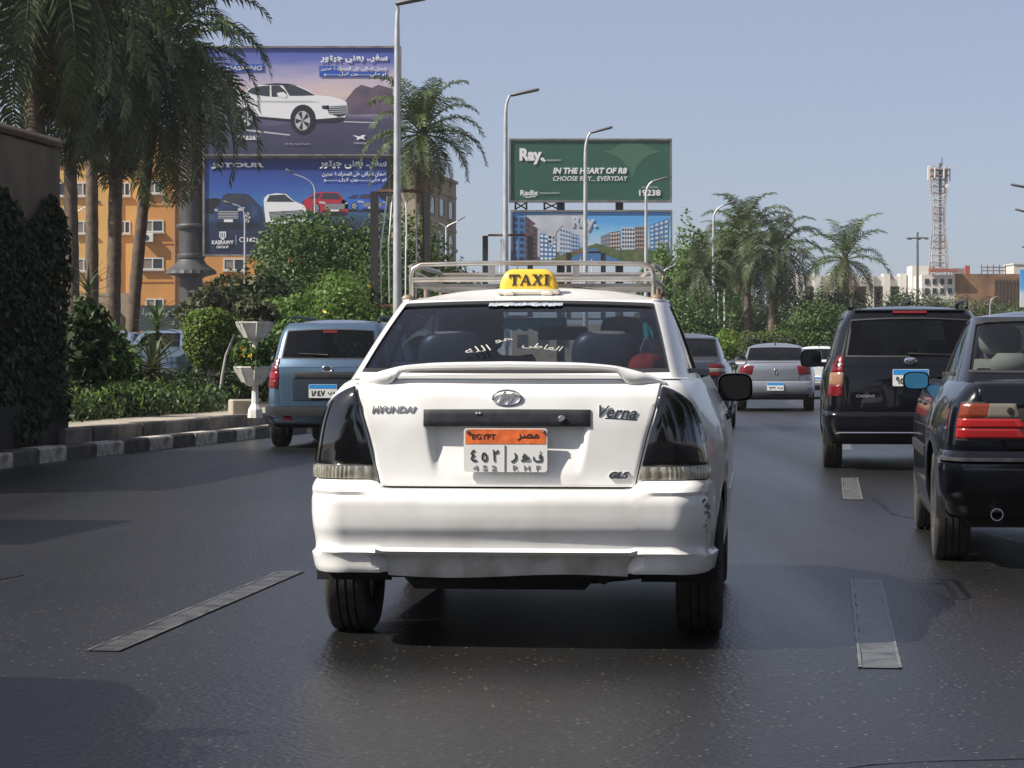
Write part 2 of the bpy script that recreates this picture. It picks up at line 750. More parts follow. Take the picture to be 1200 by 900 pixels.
def lower_body(root, S, paint, belt, sill, arches, lid_u, lid_z, bump_z, bump_u, bump_prof, lid_off=0.0, q=1.0, lid_name='trunk_lid', body_name='body', lidn=(60, 30)):
    """everything of a car below the belt line; returns the parts"""
    zb = arch_fn(S, sill, arches)
    inn = MB()
    for a, b, n in ((-5, -3, 10), (-3, -2, 50), (-2, 2, 24), (2, 3, 50), (3, 5, 10)):
        panel(inn, S, a, b, lambda u: zb(u) + .01, lambda u: call(belt, u) - .015, n, 8, off=(-.075 if abs(a) < 2.5 and b == 2 else -.028), rim=False)
    for yw, zw, ra in arches:
        for sx in (-1, 1):
            rows = []
            for k in range(17):
                t = math.pi * k / 16 * 1.1 - .05 * math.pi
                rows.append([(sx * .50, yw + math.cos(t) * (ra + .02), zw + math.sin(t) * (ra + .02)), (sx * (S.fn['w'](.5) - .03), yw + math.cos(t) * (ra + .02), zw + math.sin(t) * (ra + .02))])
            inn.grid(rows)
            inn.box((sx * .49, yw, zw + .2), (.02, 1.6 * ra, ra * .9))
    y0, y1 = S.fn['yr'](.4), S.fn['yf'](.4)
    inn.box((0, (y0 + y1) / 2, .30), (1.0, y1 - y0 - .2, .06))
    ys = sorted(a[0] for a in arches)
    inn.box((0, (ys[0] + ys[1]) / 2, .27), (1.5, ys[1] - ys[0] - .72, .08))
    inn.build('underbody', DARK, root, 40)
    # painted sides and nose
    b = MB()
    gap = .006
    ul = lambda z: lid_u(z) + gap / max(.3, S.fn['wr'](z))
    n1 = int(16 * q)
    panel2(b, S, ul, 2.0, lambda u: call(bump_z[1], u) + .004, belt, n1, int(22 * q), r=.003)
    # from the corner to the front wheel arch and on to the nose
    panel2(b, S, 2.0, 3.0, zb, belt, int(90 * q), int(22 * q), r=.001)
    panel2(b, S, 3.0, 5.0, zb, belt, int(24 * q), int(16 * q), r=.001)
    body = b.build(body_name, paint, root, 35)
    # rear bumper
    bm_ = MB()
    ub = bump_u
    panel(bm_, S, -ub, ub, lambda u: max(zb(u), bump_z[0](u) if callable(bump_z[0]) else bump_z[0]), bump_z[1], int(90 * q), int(26 * q), off=bump_prof, th=.09, r=.004)
    # ledge on top of the bumper, back to the lid
    bumper = bm_.build('rear_bumper', paint, root, 35)
    l = MB()
    panel(l, S, lambda z: -lid_u(z), lid_u, lid_z[0], lid_z[1], lidn[0], lidn[1], off=lid_off, th=.02, r=.004)
    lid = l.build(lid_name, paint, root, 35)
    return body, bumper, lid


def greenhouse(root, S, paint, z0, z1, zg0, zg1, rear_u, side, front_u=4.05, gl=GLS, gl_side=None, crown=.05, q=1.0, ramp=.35, seal=.014, nx=24, glf=None, roof_name='roof', pillar_black=True):
    """roof, pillars and panes; zg0/zg1 limits of the rear pane (functions of u), side: list of (u0, u1, zlow, zhigh)"""
    gl_side = gl_side or gl
    f = MB()
    sz0 = side[0][2]
    sz1 = side[0][3]
    us = side[0][0]
    ue = side[-1][1]
    rz1 = zg1
    # rear header and footer
    panel(f, S, lambda z: -rear_u(z), rear_u, zg1, z1, int(40 * q), 4, r=0, rim=False)
    panel(f, S, lambda z: -rear_u(z), rear_u, z0, zg0, int(40 * q), 4, r=0, rim=False)
    panel2(f, S, rear_u, us, z0, z1, int(22 * q), int(24 * q), r=0, rim=False)
    panel2(f, S, us, ue, sz1, z1, int(40 * q), 4, r=0, rim=False)
    panel2(f, S, us, ue, z0, sz0, int(40 * q), 3, r=0, rim=False)
    panel2(f, S, ue, front_u, z0, z1, 12, int(16 * q), r=0, rim=False)
    panel2(f, S, front_u, 5.0, sz1, z1, 12, 4, r=0, rim=False)
    cap(f, S, z1, uspace([(0, 1, int(26 * q)), (1, 2, int(14 * q)), (2, 3, int(30 * q)), (3, 4, 8), (4, 5, 10)]), nx, crown, ramp)
    roof = f.build(roof_name, paint, root, 40)
    # pillars between side panes
    pb = MB()
    for k in range(len(side) - 1):
        panel2(pb, S, side[k][1], side[k + 1][0], sz0, sz1, 4, 8, off=.002, r=.001)
    if len(side) > 1:
        pb.each('door_pillar', BLK if pillar_black else paint, root, 40)
    # seals
    s = MB()
    e = seal
    ru = lambda d: (lambda z: rear_u(z) + d)
    f1 = lambda g, d: (lambda u: call(g, u) + d)
    panel(s, S, lambda z: -rear_u(z) - .004, ru(.004), f1(zg1, -e * .7), f1(zg1, e * .3), int(40 * q), 1, off=.004, th=.03, r=.001)
    panel(s, S, lambda z: -rear_u(z) - .004, ru(.004), f1(zg0, -e * .3), f1(zg0, e * .7), int(40 * q), 1, off=.004, th=.03, r=.001)
    panel2(s, S, ru(-e * 1.6), ru(e * .4), zg0, zg1, 1, int(20 * q), off=.004, th=.03, r=.001)
    s.build('window_seal', SEAL, root, 40)
    g = MB()
    panel(g, S, lambda z: -rear_u(z), rear_u, zg0, zg1, int(30 * q), int(14 * q), off=-.004, rim=False)
    rw = g.build('rear_window', gl, root, 180, fix=False)
    for k, (a, b, za, zb_) in enumerate(side):
        for sgn in (1, -1):
            g = MB()
            if sgn > 0:
                panel(g, S, a, b, za, zb_, int(16 * q), 6, off=-.006, rim=False)
            else:
                panel(g, S, -b, -a, za, zb_, int(16 * q), 6, off=-.006, rim=False)
            g.build('side_window', gl_side, root, 180, fix=False)
            t = MB()
            for zz in (za, zb_):
                if sgn > 0:
                    panel(t, S, a, b, f1(zz, -.008), f1(zz, .010), int(16 * q), 1, off=.006, th=.02, r=.001)
                else:
                    panel(t, S, -b, -a, f1(zz, -.008), f1(zz, .010), int(16 * q), 1, off=.006, th=.02, r=.001)
            t.build('window_trim', SEAL, root, 40)
    g = MB()
    panel(g, S, front_u, 5, sz0 - .04, sz1, 12, 8, off=-.006, rim=False)
    panel(g, S, -5, -front_u, sz0 - .04, sz1, 12, 8, off=-.006, rim=False)
    g.build('windscreen', glf or GLF, root, 180)
    return roof, rw


def plate(parent, x, y, z, w, h, top, top_h, rows, rz=0.0, tilt=0.0, strip=None):
    """number plate; rows: list of (text, cx, cz, w, h, arabic, bold) in fractions of the plate"""
    e = sub('license_plate', parent, (x, y, z), rz)
    e.rotation_euler.x = tilt
    m = MB()
    n = []
    r = .012
    for cx, cz, a0 in ((w / 2 - r, -h / 2 + r, -90), (w / 2 - r, h / 2 - r, 0), (-w / 2 + r, h / 2 - r, 90), (-w / 2 + r, -h / 2 + r, 180)):
        for k in range(5):
            a = R(a0 + k * 22.5)
            n.append((cx + r * math.cos(a), cz + r * math.sin(a)))
    m.prism(n, -.004, .002)
    m.build('plate_base', PLW, e)
    b = MB()
    b.prism([(-w / 2 + .006, h / 2 - top_h), (w / 2 - .006, h / 2 - top_h), (w / 2 - .006, h / 2 - .008), (w / 2 - .012, h / 2 - .004), (-w / 2 + .012, h / 2 - .004), (-w / 2 + .006, h / 2 - .008)], -.0055, -.003)
    b.build('plate_band', top, e)
    for t, cx, cz, tw, th_, ar, bo in rows:
        text('plate_lettering', t, cx * w, -.0065, cz * h, tw * w, th_ * h, mat('faded_ink', (.22, .22, .22), .5) if th_ < .115 else INK, e, .002, bo, 0, ar)
    return e


# ------------------------------------------------------------------ the taxi
WHITE = mat('white_car_paint', (.80, .80, .785), .32, coat=.5, col2=(.69, .675, .645), vscale=4.5, bump=.05, bscale=3.5)


def ell(cx, cz, a, b, n=24, y=0):
    return [(cx + a * math.cos(2 * math.pi * i / n), y, cz + b * math.sin(2 * math.pi * i / n)) for i in range(n + 1)]


def slanted_h_emblem(parent, x, y, z, w, h, rz=0.0):
    e = MB()
    pts = ell(0, 0, w / 2, h / 2, 28)
    e.tube(pts, .0045 * w / .108, 6, cap=False)
    k = w / .108
    st = lambda x0, z0, x1, z1, t: e.prism([(x0 * k, z0 * k), (x0 * k + t * k, z0 * k), (x1 * k + t * k, z1 * k), (x1 * k, z1 * k)], -.004, .004)
    st(-.032, -.019, -.010, .024, .011)
    st(.002, -.024, .022, .019, .011)
    e.prism([(-.022 * k, -.008 * k), (.010 * k, .001 * k), (.018 * k, .010 * k), (-.016 * k, .003 * k)], -.0035, .004)
    o = e.build('emblem', CHROME, parent, 40)
    o.location = (x, y, z)
    o.rotation_euler = (0, 0, rz)
    return o


def build_taxi(loc, rz):
    root = thing('taxi', 'white taxi sedan with yellow roof sign, roof rack and smoked black tail lamps', 'taxi', loc, rz)
    S = Shell(w=[(.2, .79), (.3, .81), (.45, .83), (.6, .838), (.75, .836), (.85, .822), (.92, .79), (.98, .758), (1.02, .738), (1.045, .722)],
              wr=[(.28, .752), (.4, .772), (.55, .780), (.72, .772), (.79, .765), (.94, .732), (1.0, .69), (1.03, .665), (1.045, .65)],
              wf=[(.2, .72), (1.045, .66)],
              yr=[(.28, .10), (.6, .085), (.85, .08), (.97, .092), (1.01, .11), (1.03, .145), (1.042, .20)],
              yf=[(.2, 4.12), (.5, 4.2), (1.045, 4.15)], bow=.045, rx=.16, ry=.2, L=.9)

    def belt(u):
        y = S.P(u, .7).y
        return 1.042 - .25 * sstep(3.0, 4.25, y)
    arches = [(.83, .29, .335), (3.27, .29, .335)]
    xl = curve_interp([(.62, .488), (.8, .53), (1.03, .59), (1.05, .592)])
    lid_u = lambda z: S.ux(xl(z), z)
    bz1 = lambda u: .622 + .032 * sstep(.76, .84, abs(u))
    bprof = curve_interp([(.275, .02), (.30, .032), (.37, .046), (.380, .078), (.388, .080), (.398, .062), (.42, .064), (.45, .073), (.475, .083), (.53, .088), (.57, .088), (.60, .078), (.622, .06), (.655, .014)])

    def bump(u, z):
        a = abs(u)
        o = bprof(z) * (1 if a < 1.05 else 1 - .93 * sstep(1.05, 1.9, a))
        if z < .374:
            x = abs(S.P(u, z).x)
            ins = sstep(.500 - (.374 - z) * .35, .512 - (.374 - z) * .35, x)
            o += -.03 * (1 - ins) + .022 * ins
        if z > .60 and a > .8:
            o += .03 * sstep(.8, .88, a) * (1 - sstep(1.3, 1.9, a)) * sstep(.60, .62, z) * .6
        return o

    def lid_off(u, z):
        x = S.P(u, z).x
        d = .033 * sstep(.66, .80, z) * (1 - sstep(.872, .880, z)) * sstep(-.578, -.52, x / xl(z)) * (1 - sstep(.52, .578, x / xl(z)))
        return -d + .004
    body, bumper, lid = lower_body(root, S, WHITE, belt, lambda y: .2 + .10 * (1 - sstep(.5, .9, y)), arches, lid_u, (.630, 1.042), (lambda u: .278 + .008 * math.sin(u * 4), bz1), 2.045, bump, lid_off, 1.0, lidn=(110, 56))
    # top of the boot and the bonnet
    d = MB()
    cap(d, S, lambda u: belt(u) + .002, uspace([(0, 1, 24), (1, 2, 10), (2, 2.1, 6)]), 26, .016, .25)
    d.build('boot_deck', WHITE, root, 50)
    d = MB()
    cap(d, S, belt, uspace([(2.78, 3, 6), (3, 4, 10), (4, 5, 12)]), 16, .03, 0)
    d.build('bonnet', WHITE, root, 50)
    G = Shell(sx=-.024, w=[(1.0, .735), (1.05, .715), (1.194, .664), (1.377, .600)], wr=[(1.0, .718), (1.05, .698), (1.194, .650), (1.377, .588)], wf=[(1.0, .64), (1.377, .53)],
              yr=[(1.0, .50), (1.05, .60), (1.2, .93), (1.36, 1.34), (1.377, 1.40)], yf=[(1.0, 3.25), (1.05, 3.15), (1.377, 2.58)], bow=.06, bowf=.1, rx=.07, ry=[(1.0, .46), (1.377, .3)], rfx=.1, rfy=.15, L=.7)
    xg = curve_interp([(1.05, .632), (1.2, .588), (1.37, .532)])
    ru = lambda z: G.ux(xg(z), z)
    roof, rw = greenhouse(root, G, WHITE, 1.0, 1.377, lambda u: 1.066 + .006 * u * u, lambda u: 1.368 - .012 * u * u, ru, [(2.03, 2.46, 1.07, 1.345), (2.5, 2.97, 1.06, 1.345)], 4.05, crown=.075, ramp=.55)
    gt = MB()
    panel2(gt, G, ru, 1.999, lambda u: 1.372, lambda u: 1.382, 12, 1, off=.004, r=.001)
    gt.each('roof_gutter', WHITE, root, 40)
    # lamps
    zt = curve_interp([(1.0, 1.016), (1.2, 1.012), (1.35, 1.0), (1.5, .975), (1.62, .935), (1.75, .86), (1.80, .80)])
    SMOKE = mat('smoked_black_lens', (.006, .0062, .007), .07, coat=1.0, spec=.6)
    for sg in (-1, 1):
        l = MB()
        uu = lambda z: lid_u(z) + .018
        bul = lambda u, z: .010 + .010 * sstep(0, .35, 1.75 - abs(u)) * sstep(.70, .8, z)
        if sg > 0:
            panel(l, S, uu, lambda z: 1.80 - .02 * (z - .7), .711, zt, 26, 30, off=bul, th=.03, r=.005)
        else:
            panel(l, S, lambda z: -1.80 + .02 * (z - .7), lambda z: -uu(z), .711, lambda u: zt(-u), 26, 30, off=bul, th=.03, r=.005)
        lamp = l.build('tail_lamp', SMOKE, root, 40)
        r_ = MB()
        rib = lambda u, z: .010 + .005 * abs(math.sin((abs(u) - .9) * 50 * (1 if abs(u) < 1.6 else .6)))
        a, b = (uu, lambda z: 1.84) if sg > 0 else (lambda z: -1.84, lambda z: -uu(z))
        panel(r_, S, a, b, .659, .707, 110, 3, off=rib, th=.03, r=.002)
        r_.build('reflector_strip', mat('ribbed_clear_reflector', (.50, .48, .42), .22, .55, coat=.6, col2=(.30, .27, .2), vscale=35), lamp, 20)
    # handle strip, lock, emblem, names
    gz = lambda u: .927 - .004 * u * u
    g = MB()
    zb_ = lambda u: .862
    panel(g, S, lambda z: -S.ux(.322, z), lambda z: S.ux(.322, z), zb_, lambda u: gz(u) - .02 * sstep(.57, .64, abs(u)), 40, 6, off=.014, th=.04, r=.005)
    ga = g.build('trunk_garnish', mat('dark_rubber_strip', (.012, .013, .018), .55, col2=(.025, .025, .03), vscale=25), root, 40)
    k = MB()
    k.lathe([(.013, 0), (.013, -.008), (.009, -.01), (.0085, -.004), (.001, -.004)], 18, 'Y', (.213, .066, .893))
    k.build('trunk_lock', CHROME, ga, 40)
    for x, z in ((-.115, .914), (-.103, .914)):
        c = MB()
        c.box((x, .066, z), (.006, .004, .006))
        c.build('paint_chip', WHITE, ga)
    slanted_h_emblem(root, .0, .083, .972, .108, .058)
    onl = lambda x, z: S.P(S.ux(x, z), z).y - .007
    text('lettering', 'HYUNDAI', -.440, onl(.44, .926), .926, .172, .027, CHROME, root, .004, .02, .25, rot=(0, 0, -.06))
    vt = text('lettering', 'Verna', .427, onl(.427, .918), .918, .145, .046, CHROME, root, .004, .012, .4, rot=(0, .05, .06))
    u_ = MB()
    u_.box((.012, .002, -.026), (.12, .006, .005))
    u_.build('underline', CHROME, vt)
    text('lettering', 'GLS', .432, onl(.432, .676), .676, .078, .028, CHROME, root, .008, .05, .3, rot=(0, 0, .06))
    p = plate(root, -.003, .066, .771, .322, .168, PLO, .060, [
        ('٤ ٥ ٢', -.25, -.12, .33, .27, False, .006), ('ف', .385, -.14, .11, .24, True, .006), ('\uFEEB', .24, -.16, .11, .18, False, .006), ('ر', .10, -.17, .07, .22, True, .006),
        ('4 5 2', -.25, -.40, .28, .11, False, 0), ('R  H  F', .25, -.40, .32, .11, False, 0),
        ('EGYPT', -.26, .31, .28, .12, False, .006), ('مصر', .27, .30, .26, .15, True, .004)], tilt=-.04)
    k = MB()
    k.box((-.003, -.006, -.03), (.004, .003, .10))
    k.build('plate_divider', mat('plate_grey', (.3, .3, .3), .4), p)
    k = MB()
    for x in (-.147, .147):
        k.lathe([(.007, .0), (.006, -.008), (.001, -.009)], 10, 'Y', (x, -.004, .072))
    k.build('plate_screw', RIM, p, 40)
    # spoiler
    s = MB()
    tp = curve_interp([(0, 1.112), (.25, 1.108), (.40, 1.097), (.50, 1.075), (.56, 1.055), (.605, 1.035)])
    bt = curve_interp([(0, 1.080), (.36, 1.076), (.42, 1.068), (.455, 1.03), (.48, 1.022), (.605, 1.020)])
    rows = []
    for i in range(81):
        x = -.605 + 1.21 * i / 80
        a = abs(x)
        zt_, zb0 = tp(a), bt(a)
        y0 = .095 + .055 * (a / .6) ** 2 + .035 * sstep(.5, .605, a)
        y1 = y0 + .115 - .06 * sstep(.42, .605, a)
        zm = (zt_ + zb0) / 2
        hh = (zt_ - zb0) / 2
        rows.append([(x, y0 + .012, zb0), (x, y0, zb0 + hh * .6), (x, y0, zm + hh * .4), (x, y0 + .014, zt_ - hh * .1), (x, y0 + .045, zt_), (x, y1 - .03, zt_ - hh * .25), (x, y1, zm - hh * .3), (x, y1 - .02, zb0), (x, y0 + .012, zb0)])
    s.grid(rows)
    n = len(s.v)
    s.f.append(tuple(range(8)))
    s.f.append(tuple(n - 2 - k for k in range(8)))
    s.build('spoiler', WHITE, root, 50)
    # roof sign
    sg = sub('roof_sign', root, (-.05, 1.66, 1.405))
    b = MB()
    b.rbox((0, 0, .012), (.282, .12, .024), .01)
    b.rbox((-.085, -.05, .006), (.05, .03, .02), .006)
    b.rbox((.085, -.05, .006), (.05, .03, .02), .006)
    b.build('sign_base', mat('cream_plastic', (.62, .58, .5), .45), sg, 40)
    y = MB()
    rows = []
    for z, wx, wy in ((.022, .262, .10), (.05, .252, .092), (.075, .238, .082), (.092, .218, .072), (.104, .195, .060), (.111, .165, .045), (.114, .12, .02)):
        rows.append([(wx / 2 * math.copysign(abs(math.cos(t)) ** .4, math.cos(t)), wy / 2 * math.copysign(abs(math.sin(t)) ** .4, math.sin(t)), z) for t in [2 * math.pi * i / 32 for i in range(33)]])
    y.grid(rows)
    y.f.append(tuple(len(y.v) - 33 + i for i in range(32)))
    y.build('sign_body', mat('yellow_sign_plastic', (.74, .47, .045), .35, coat=.3), sg, 50)
    # serif capitals
    q = MB()

    def slab(x0, z0, x1, z1):
        q.prism([(x0, z0), (x1, z0), (x1, z1), (x0, z1)], -.003, .02)

    def dia(x0, x1, t, z0=0., z1=1.):
        q.prism([(x0, z0), (x0 + t, z0), (x1 + t, z1), (x1, z1)], -.003, .02)
    # T
    slab(.0, .90, .92, 1.0); slab(.36, .06, .58, .90); slab(.24, 0, .70, .06); slab(0, .70, .06, .90); slab(.86, .70, .92, .90)
    # A
    q.prism([(1.02, .05), (1.10, .05), (1.47, .93), (1.42, 1.0)], -.003, .02)
    q.prism([(1.62, .05), (1.86, .05), (1.52, 1.0), (1.42, 1.0)], -.0035, .02)
    slab(1.24, .30, 1.68, .37); slab(.92, 0, 1.22, .05); slab(1.54, 0, 1.96, .05)
    # X
    q.prism([(2.62, .05), (2.86, .05), (2.36, .95), (2.12, .95)], -.003, .02)
    q.prism([(2.10, .05), (2.18, .05), (2.80, .95), (2.72, .95)], -.0035, .02)
    slab(2.02, 0, 2.30, .05); slab(2.52, 0, 2.94, .05); slab(2.02, .95, 2.44, 1.0); slab(2.62, .95, 2.90, 1.0)
    # I
    slab(3.16, .05, 3.40, .95); slab(3.04, 0, 3.52, .05); slab(3.04, .95, 3.52, 1.0)
    q.v = [((a / 3.52 - .5) * .178, b, c * .048) for a, b, c in q.v]
    o = q.build('sign_lettering', INK, sg)
    o.location = (.004, -.0475, .042)
    o.rotation_euler = (-.14, 0, 0)
    # roof rack
    rk = sub('roof_rack', root, (-.05, 0, 0))
    ST = mat('worn_rack_steel', (.46, .45, .43), .34, .75, col2=(.36, .31, .26), vscale=9)
    x0, x1, ya, yb, zt2 = -.545, .545, 1.80, 2.95, 1.545
    fr = MB()
    c = .05
    loop = [(x0, ya + .02, 1.40), (x0, ya, zt2 - .05), (x0 + .01, ya, zt2 - .018), (x0 + .045, ya, zt2)] + [(x0 + .045 + (x1 - x0 - .09) * i / 8, ya, zt2 + .008 * math.sin(math.pi * i / 8)) for i in range(1, 8)] + [(x1 - .045, ya, zt2), (x1 - .01, ya, zt2 - .018), (x1, ya, zt2 - .05), (x1, ya + .02, 1.40)]
    fr.tube(loop, .011, 10)
    fr.build('rail', ST, rk, 60)
    for x in (x0, x1):
        t = MB()
        t.tube([(x, ya, zt2 - .03), (x, ya + .04, zt2 - .004), (x, ya + .12, zt2), (x, yb - .1, zt2), (x, yb - .02, zt2 - .01), (x, yb, zt2 - .05), (x, yb, 1.43)], .011, 10)
        t.build('rail', ST, rk, 60)
        t = MB()
        t.tube([(x, ya, 1.478), (x, yb, 1.478)], .011, 8)
        t.build('rail', ST, rk, 60)
        for yy in (ya + .02, ya + .55, yb):
            f = MB()
            f.tube([(x, yy, 1.45), (x, yy, 1.395)], .012, 8)
            f.rbox((x * 1.03, yy - .01, 1.392), (.05, .07, .035), .012)
            f.build('foot_clamp', mat('rusty_clamp', (.30, .26, .22), .6, .3, col2=(.2, .12, .07), vscale=30), rk, 50)
    for zz, rr in ((1.478, .012),):
        t = MB()
        t.tube([(x0, ya, zz), (x1, ya, zz)], rr, 8)
        t.build('rail', ST, rk, 60)
    t = MB()
    t.tube([(x0, yb, zt2 - .01), (x1, yb, zt2 - .01)], .011, 8)
    t.build('rail', ST, rk, 60)
    for x in (-.18, .20):
        t = MB()
        t.box((x, ya, (zt2 + 1.478) / 2), (.03, .012, zt2 - 1.478 - .012))
        t.box((x, yb, (zt2 + 1.478) / 2), (.03, .012, zt2 - 1.478 - .012))
        t.build('post', ST, rk)
    for i in range(9):
        t = MB()
        t.box((0, ya + .06 + i * (yb - ya - .1) / 8, 1.452 + .0015 * (i % 3)), (x1 - x0, .045, .016))
        t.build('slat', ST, rk)
    t = MB()
    t.tube([(x0, ya + .05, zt2 - .02), (x0 + .10, ya + .12, 1.47)], .006, 6)
    t.tube([(x1, ya + .05, zt2 - .02), (x1 - .10, ya + .12, 1.47)], .006, 6)
    t.each('brace', ST, rk, 60)
    # wheels, mirrors
    for y in (.83, 3.27):
        for x in (-.713, .713):
            wheel(root, x + (.012 if y < 2 else 0), y, .287, .187, 8)
    mirror(root, 1, .85, 2.82, .985, .165, .135, mat('black_mirror_shell', (.02, .02, .022), .35, coat=.4), mat('dark_mirror_glass', (.03, .034, .04), .03, 1.0))
    mirror(root, -1, .915, 2.82, .985, .19, .135, mat('black_mirror_shell', (.02,) * 3), mat('dark_mirror_glass', (.1,) * 3))
    # cabin
    m = MB()
    m.box((0, .86, 1.022), (1.18, .45, .03))
    m.box((0, 1.4, .5), (1.3, 2.6, .05))
    m.rbox((0, 2.95, .93), (1.25, .45, .2), .08)
    m.build('parcel_shelf', mat('dark_cabin_trim', (.02, .021, .024), .7), root, 40)
    s = MB()
    s.rbox((0, 1.12, .80), (1.24, .16, .56), .06)
    s.rbox((0, 1.38, .58), (1.24, .55, .16), .05)
    s.build('rear_seat', SEATD, root, 50)
    for x in (-.325, .325):
        h = MB()
        n = 22
        rows = []
        for k in range(13):
            a = -math.pi / 2 + math.pi * k / 12
            rows.append([(x + .145 * math.copysign(abs(math.cos(t)) ** .6, math.cos(t)) * abs(math.cos(a)) ** .5, 1.06 + .055 * math.sin(t) * abs(math.cos(a)) ** .5, 1.135 + .105 * math.copysign(abs(math.sin(a)) ** .9, math.sin(a)))
                         for t in [2 * math.pi * i / n for i in range(n + 1)]])
        h.grid(rows)
        h.build('headrest', SEATD, root, 180)
    seat(root, 'front_seat', -.30, 1.95, .62, .48, .52, SEATD, True, .20, .16)
    seat(root, 'front_seat', .34, 1.95, .62, .48, .52, SEATD, True, .20, .16)
    t = MB()
    t.rbox((.03, 2.62, 1.245), (.24, .03, .065), .02)
    t.tube([(.03, 2.62, 1.27), (.03, 2.66, 1.34)], .008, 6)
    t.build('cabin_mirror', BLK, root, 50)
    t = MB()
    t.lathe([(.185 + .014 * math.cos(a), .014 * math.sin(a)) for a in [2 * math.pi * i / 8 for i in range(8)]], 28, 'Y', (-.32, 2.55, .95), closed=True)
    t.box((-.32, 2.55, .95), (.36, .02, .03))
    t.build('steering_wheel', BLK, root, 60)
    TEAL = mat('teal_sun_strip', (.01, .30, .30), .6, trans=.75)
    for xa, xb, za, zb2 in ((-.46, .05, 1.268, 1.318), (.22, .5, 1.232, 1.318)):
        t = MB()
        nn = 28
        rows = []
        for z, o in ((za, .0), ((za + zb2) / 2, 0), (zb2, 0)):
            rows.append([(xa + (xb - xa) * i / nn, 2.60 - (z - 1.3) * 1.5 + .008 * math.sin(i * 1.9), z - (.008 * (i % 3) if z == za else 0)) for i in range(nn + 1)])
        t.grid(rows)
        t.build('sun_strip', TEAL, root, 180)
    # writing and sticker on the rear pane: placed on the shell of the pane
    WSTK = mat('white_window_sticker', (.46, .45, .40), .5)

    def on_pane(x, z, off):
        u = G.ux(x, z)
        return G.P(u, z) + G.N(u, z) * off
    slope = math.atan2(G.P(0, 1.2).y - G.P(0, 1.1).y, .1)
    for t_, cx, cz, wd, ht, ry in (('العاطى', .100, 1.158, .165, .062, .30), ('هو', -.065, 1.186, .075, .040, -.28), ('الله', -.168, 1.150, .105, .060, -.36)):
        q_ = on_pane(cx, cz, .013)
        o = text('window_lettering', t_, q_.x, q_.y, q_.z, wd, ht, WSTK, rw, .001, -.006, 0, True)
        o.rotation_mode = 'YXZ'
        o.rotation_euler = (-slope, ry, 0)
    t = MB()
    rnd = random.Random(3)
    for i in range(26):
        x = -.15 + .305 * i / 25 - .02
        a, b, c_, d_ = on_pane(x, 1.347 + rnd.uniform(-.003, .003), .003), on_pane(x + .0135, 1.347 + rnd.uniform(-.003, .003), .003), on_pane(x + .0135, 1.361 + rnd.uniform(-.004, .002), .003), on_pane(x, 1.361 + rnd.uniform(-.004, .002), .003)
        t.add([a, b, c_, d_], [(0, 1, 2, 3)])
    t.build('window_sticker', mat('pale_sticker', (.26, .32, .45), .5, island=1, col2=(.48, .48, .48)), rw)
    # scrapes on the bumper corner
    t = MB()
    for i in range(46):
        u = 1.52 + rnd.gauss(0, .075)
        z = .535 + rnd.gauss(0, .035)
        dz = rnd.uniform(.002, .012)
        du = rnd.uniform(.004, .03)
        sk = rnd.uniform(-.03, .06)
        pts = []
        for a, b in ((u, z), (u + du, z + sk * .3), (u + du * .9 + sk, z + dz), (u + sk, z + dz * .8)):
            pts.append(S.P(a, b) + S.N(a, b) * (bump(a, b) + .0015))
        t.add(pts, [(0, 1, 2, 3)])
    t.build('scuff', mat('black_scrape', (.05, .048, .045), .7), bumper, None, False)
    v = MB()
    panel(v, S, lambda z: -S.ux(.494 - (.374 - z) * .35, z), lambda z: S.ux(.494 - (.374 - z) * .35, z), lambda u: .284 + .008 * math.sin(u * 4), .371, 60, 4, off=lambda u, z: bump(u, z) + .004, th=.03, r=.002)
    v.build('valance', mat('grimy_white_paint', (.66, .65, .62), .5, col2=(.40, .38, .34), vscale=7), bumper, 40)
    # underside seen below the bumper
    t = MB()
    t.tube([(-.62, .80, .27), (-.3, .78, .235), (.3, .78, .235), (.62, .80, .27)], .035, 10)
    t.rbox((-.05, .45, .275), (.75, .35, .12), .04)
    t.tube([(.36, .30, .262), (.36, .7, .27)], .024, 12)
    t.build('rear_axle', DARK, root, 50)
    h = MB()
    for y in (2.0, 2.75):
        for x in (-1, 1):
            pp = S.P(x * S.uy(y, .86), .86)
            h.rbox((pp.x, pp.y, .86), (.03, .16, .03), .01)
    h.each('door_handle', BLK, root, 40)
    # side strips
    h = MB()
    panel2(h, S, lambda z: S.uy(1.2, z), lambda z: S.uy(2.9, z), .52, .575, 20, 2, off=.012, th=.014)
    h.each('side_moulding', WHITE, root, 40)
    g = MB()
    for y in (1.30, 2.08, 3.0):
        panel2(g, S, lambda z, y=y: S.uy(y, z) - .001, lambda z, y=y: S.uy(y, z) + .001, .3, lambda u: belt(u) - .01, 1, 10, off=.0016, rim=False)
    g.each('door_gap', SEAL, root)
    return root


TAXI = build_taxi((-.028, 10.2, 0), R(-5.3))


# ------------------------------------------------------------------ the other cars
def paint(name, col, metal=0.0, rough=.28):
    return mat(name, col, rough, metal, coat=.85, spec=.12, var=.12, vscale=2.5, coat_rough=.03)


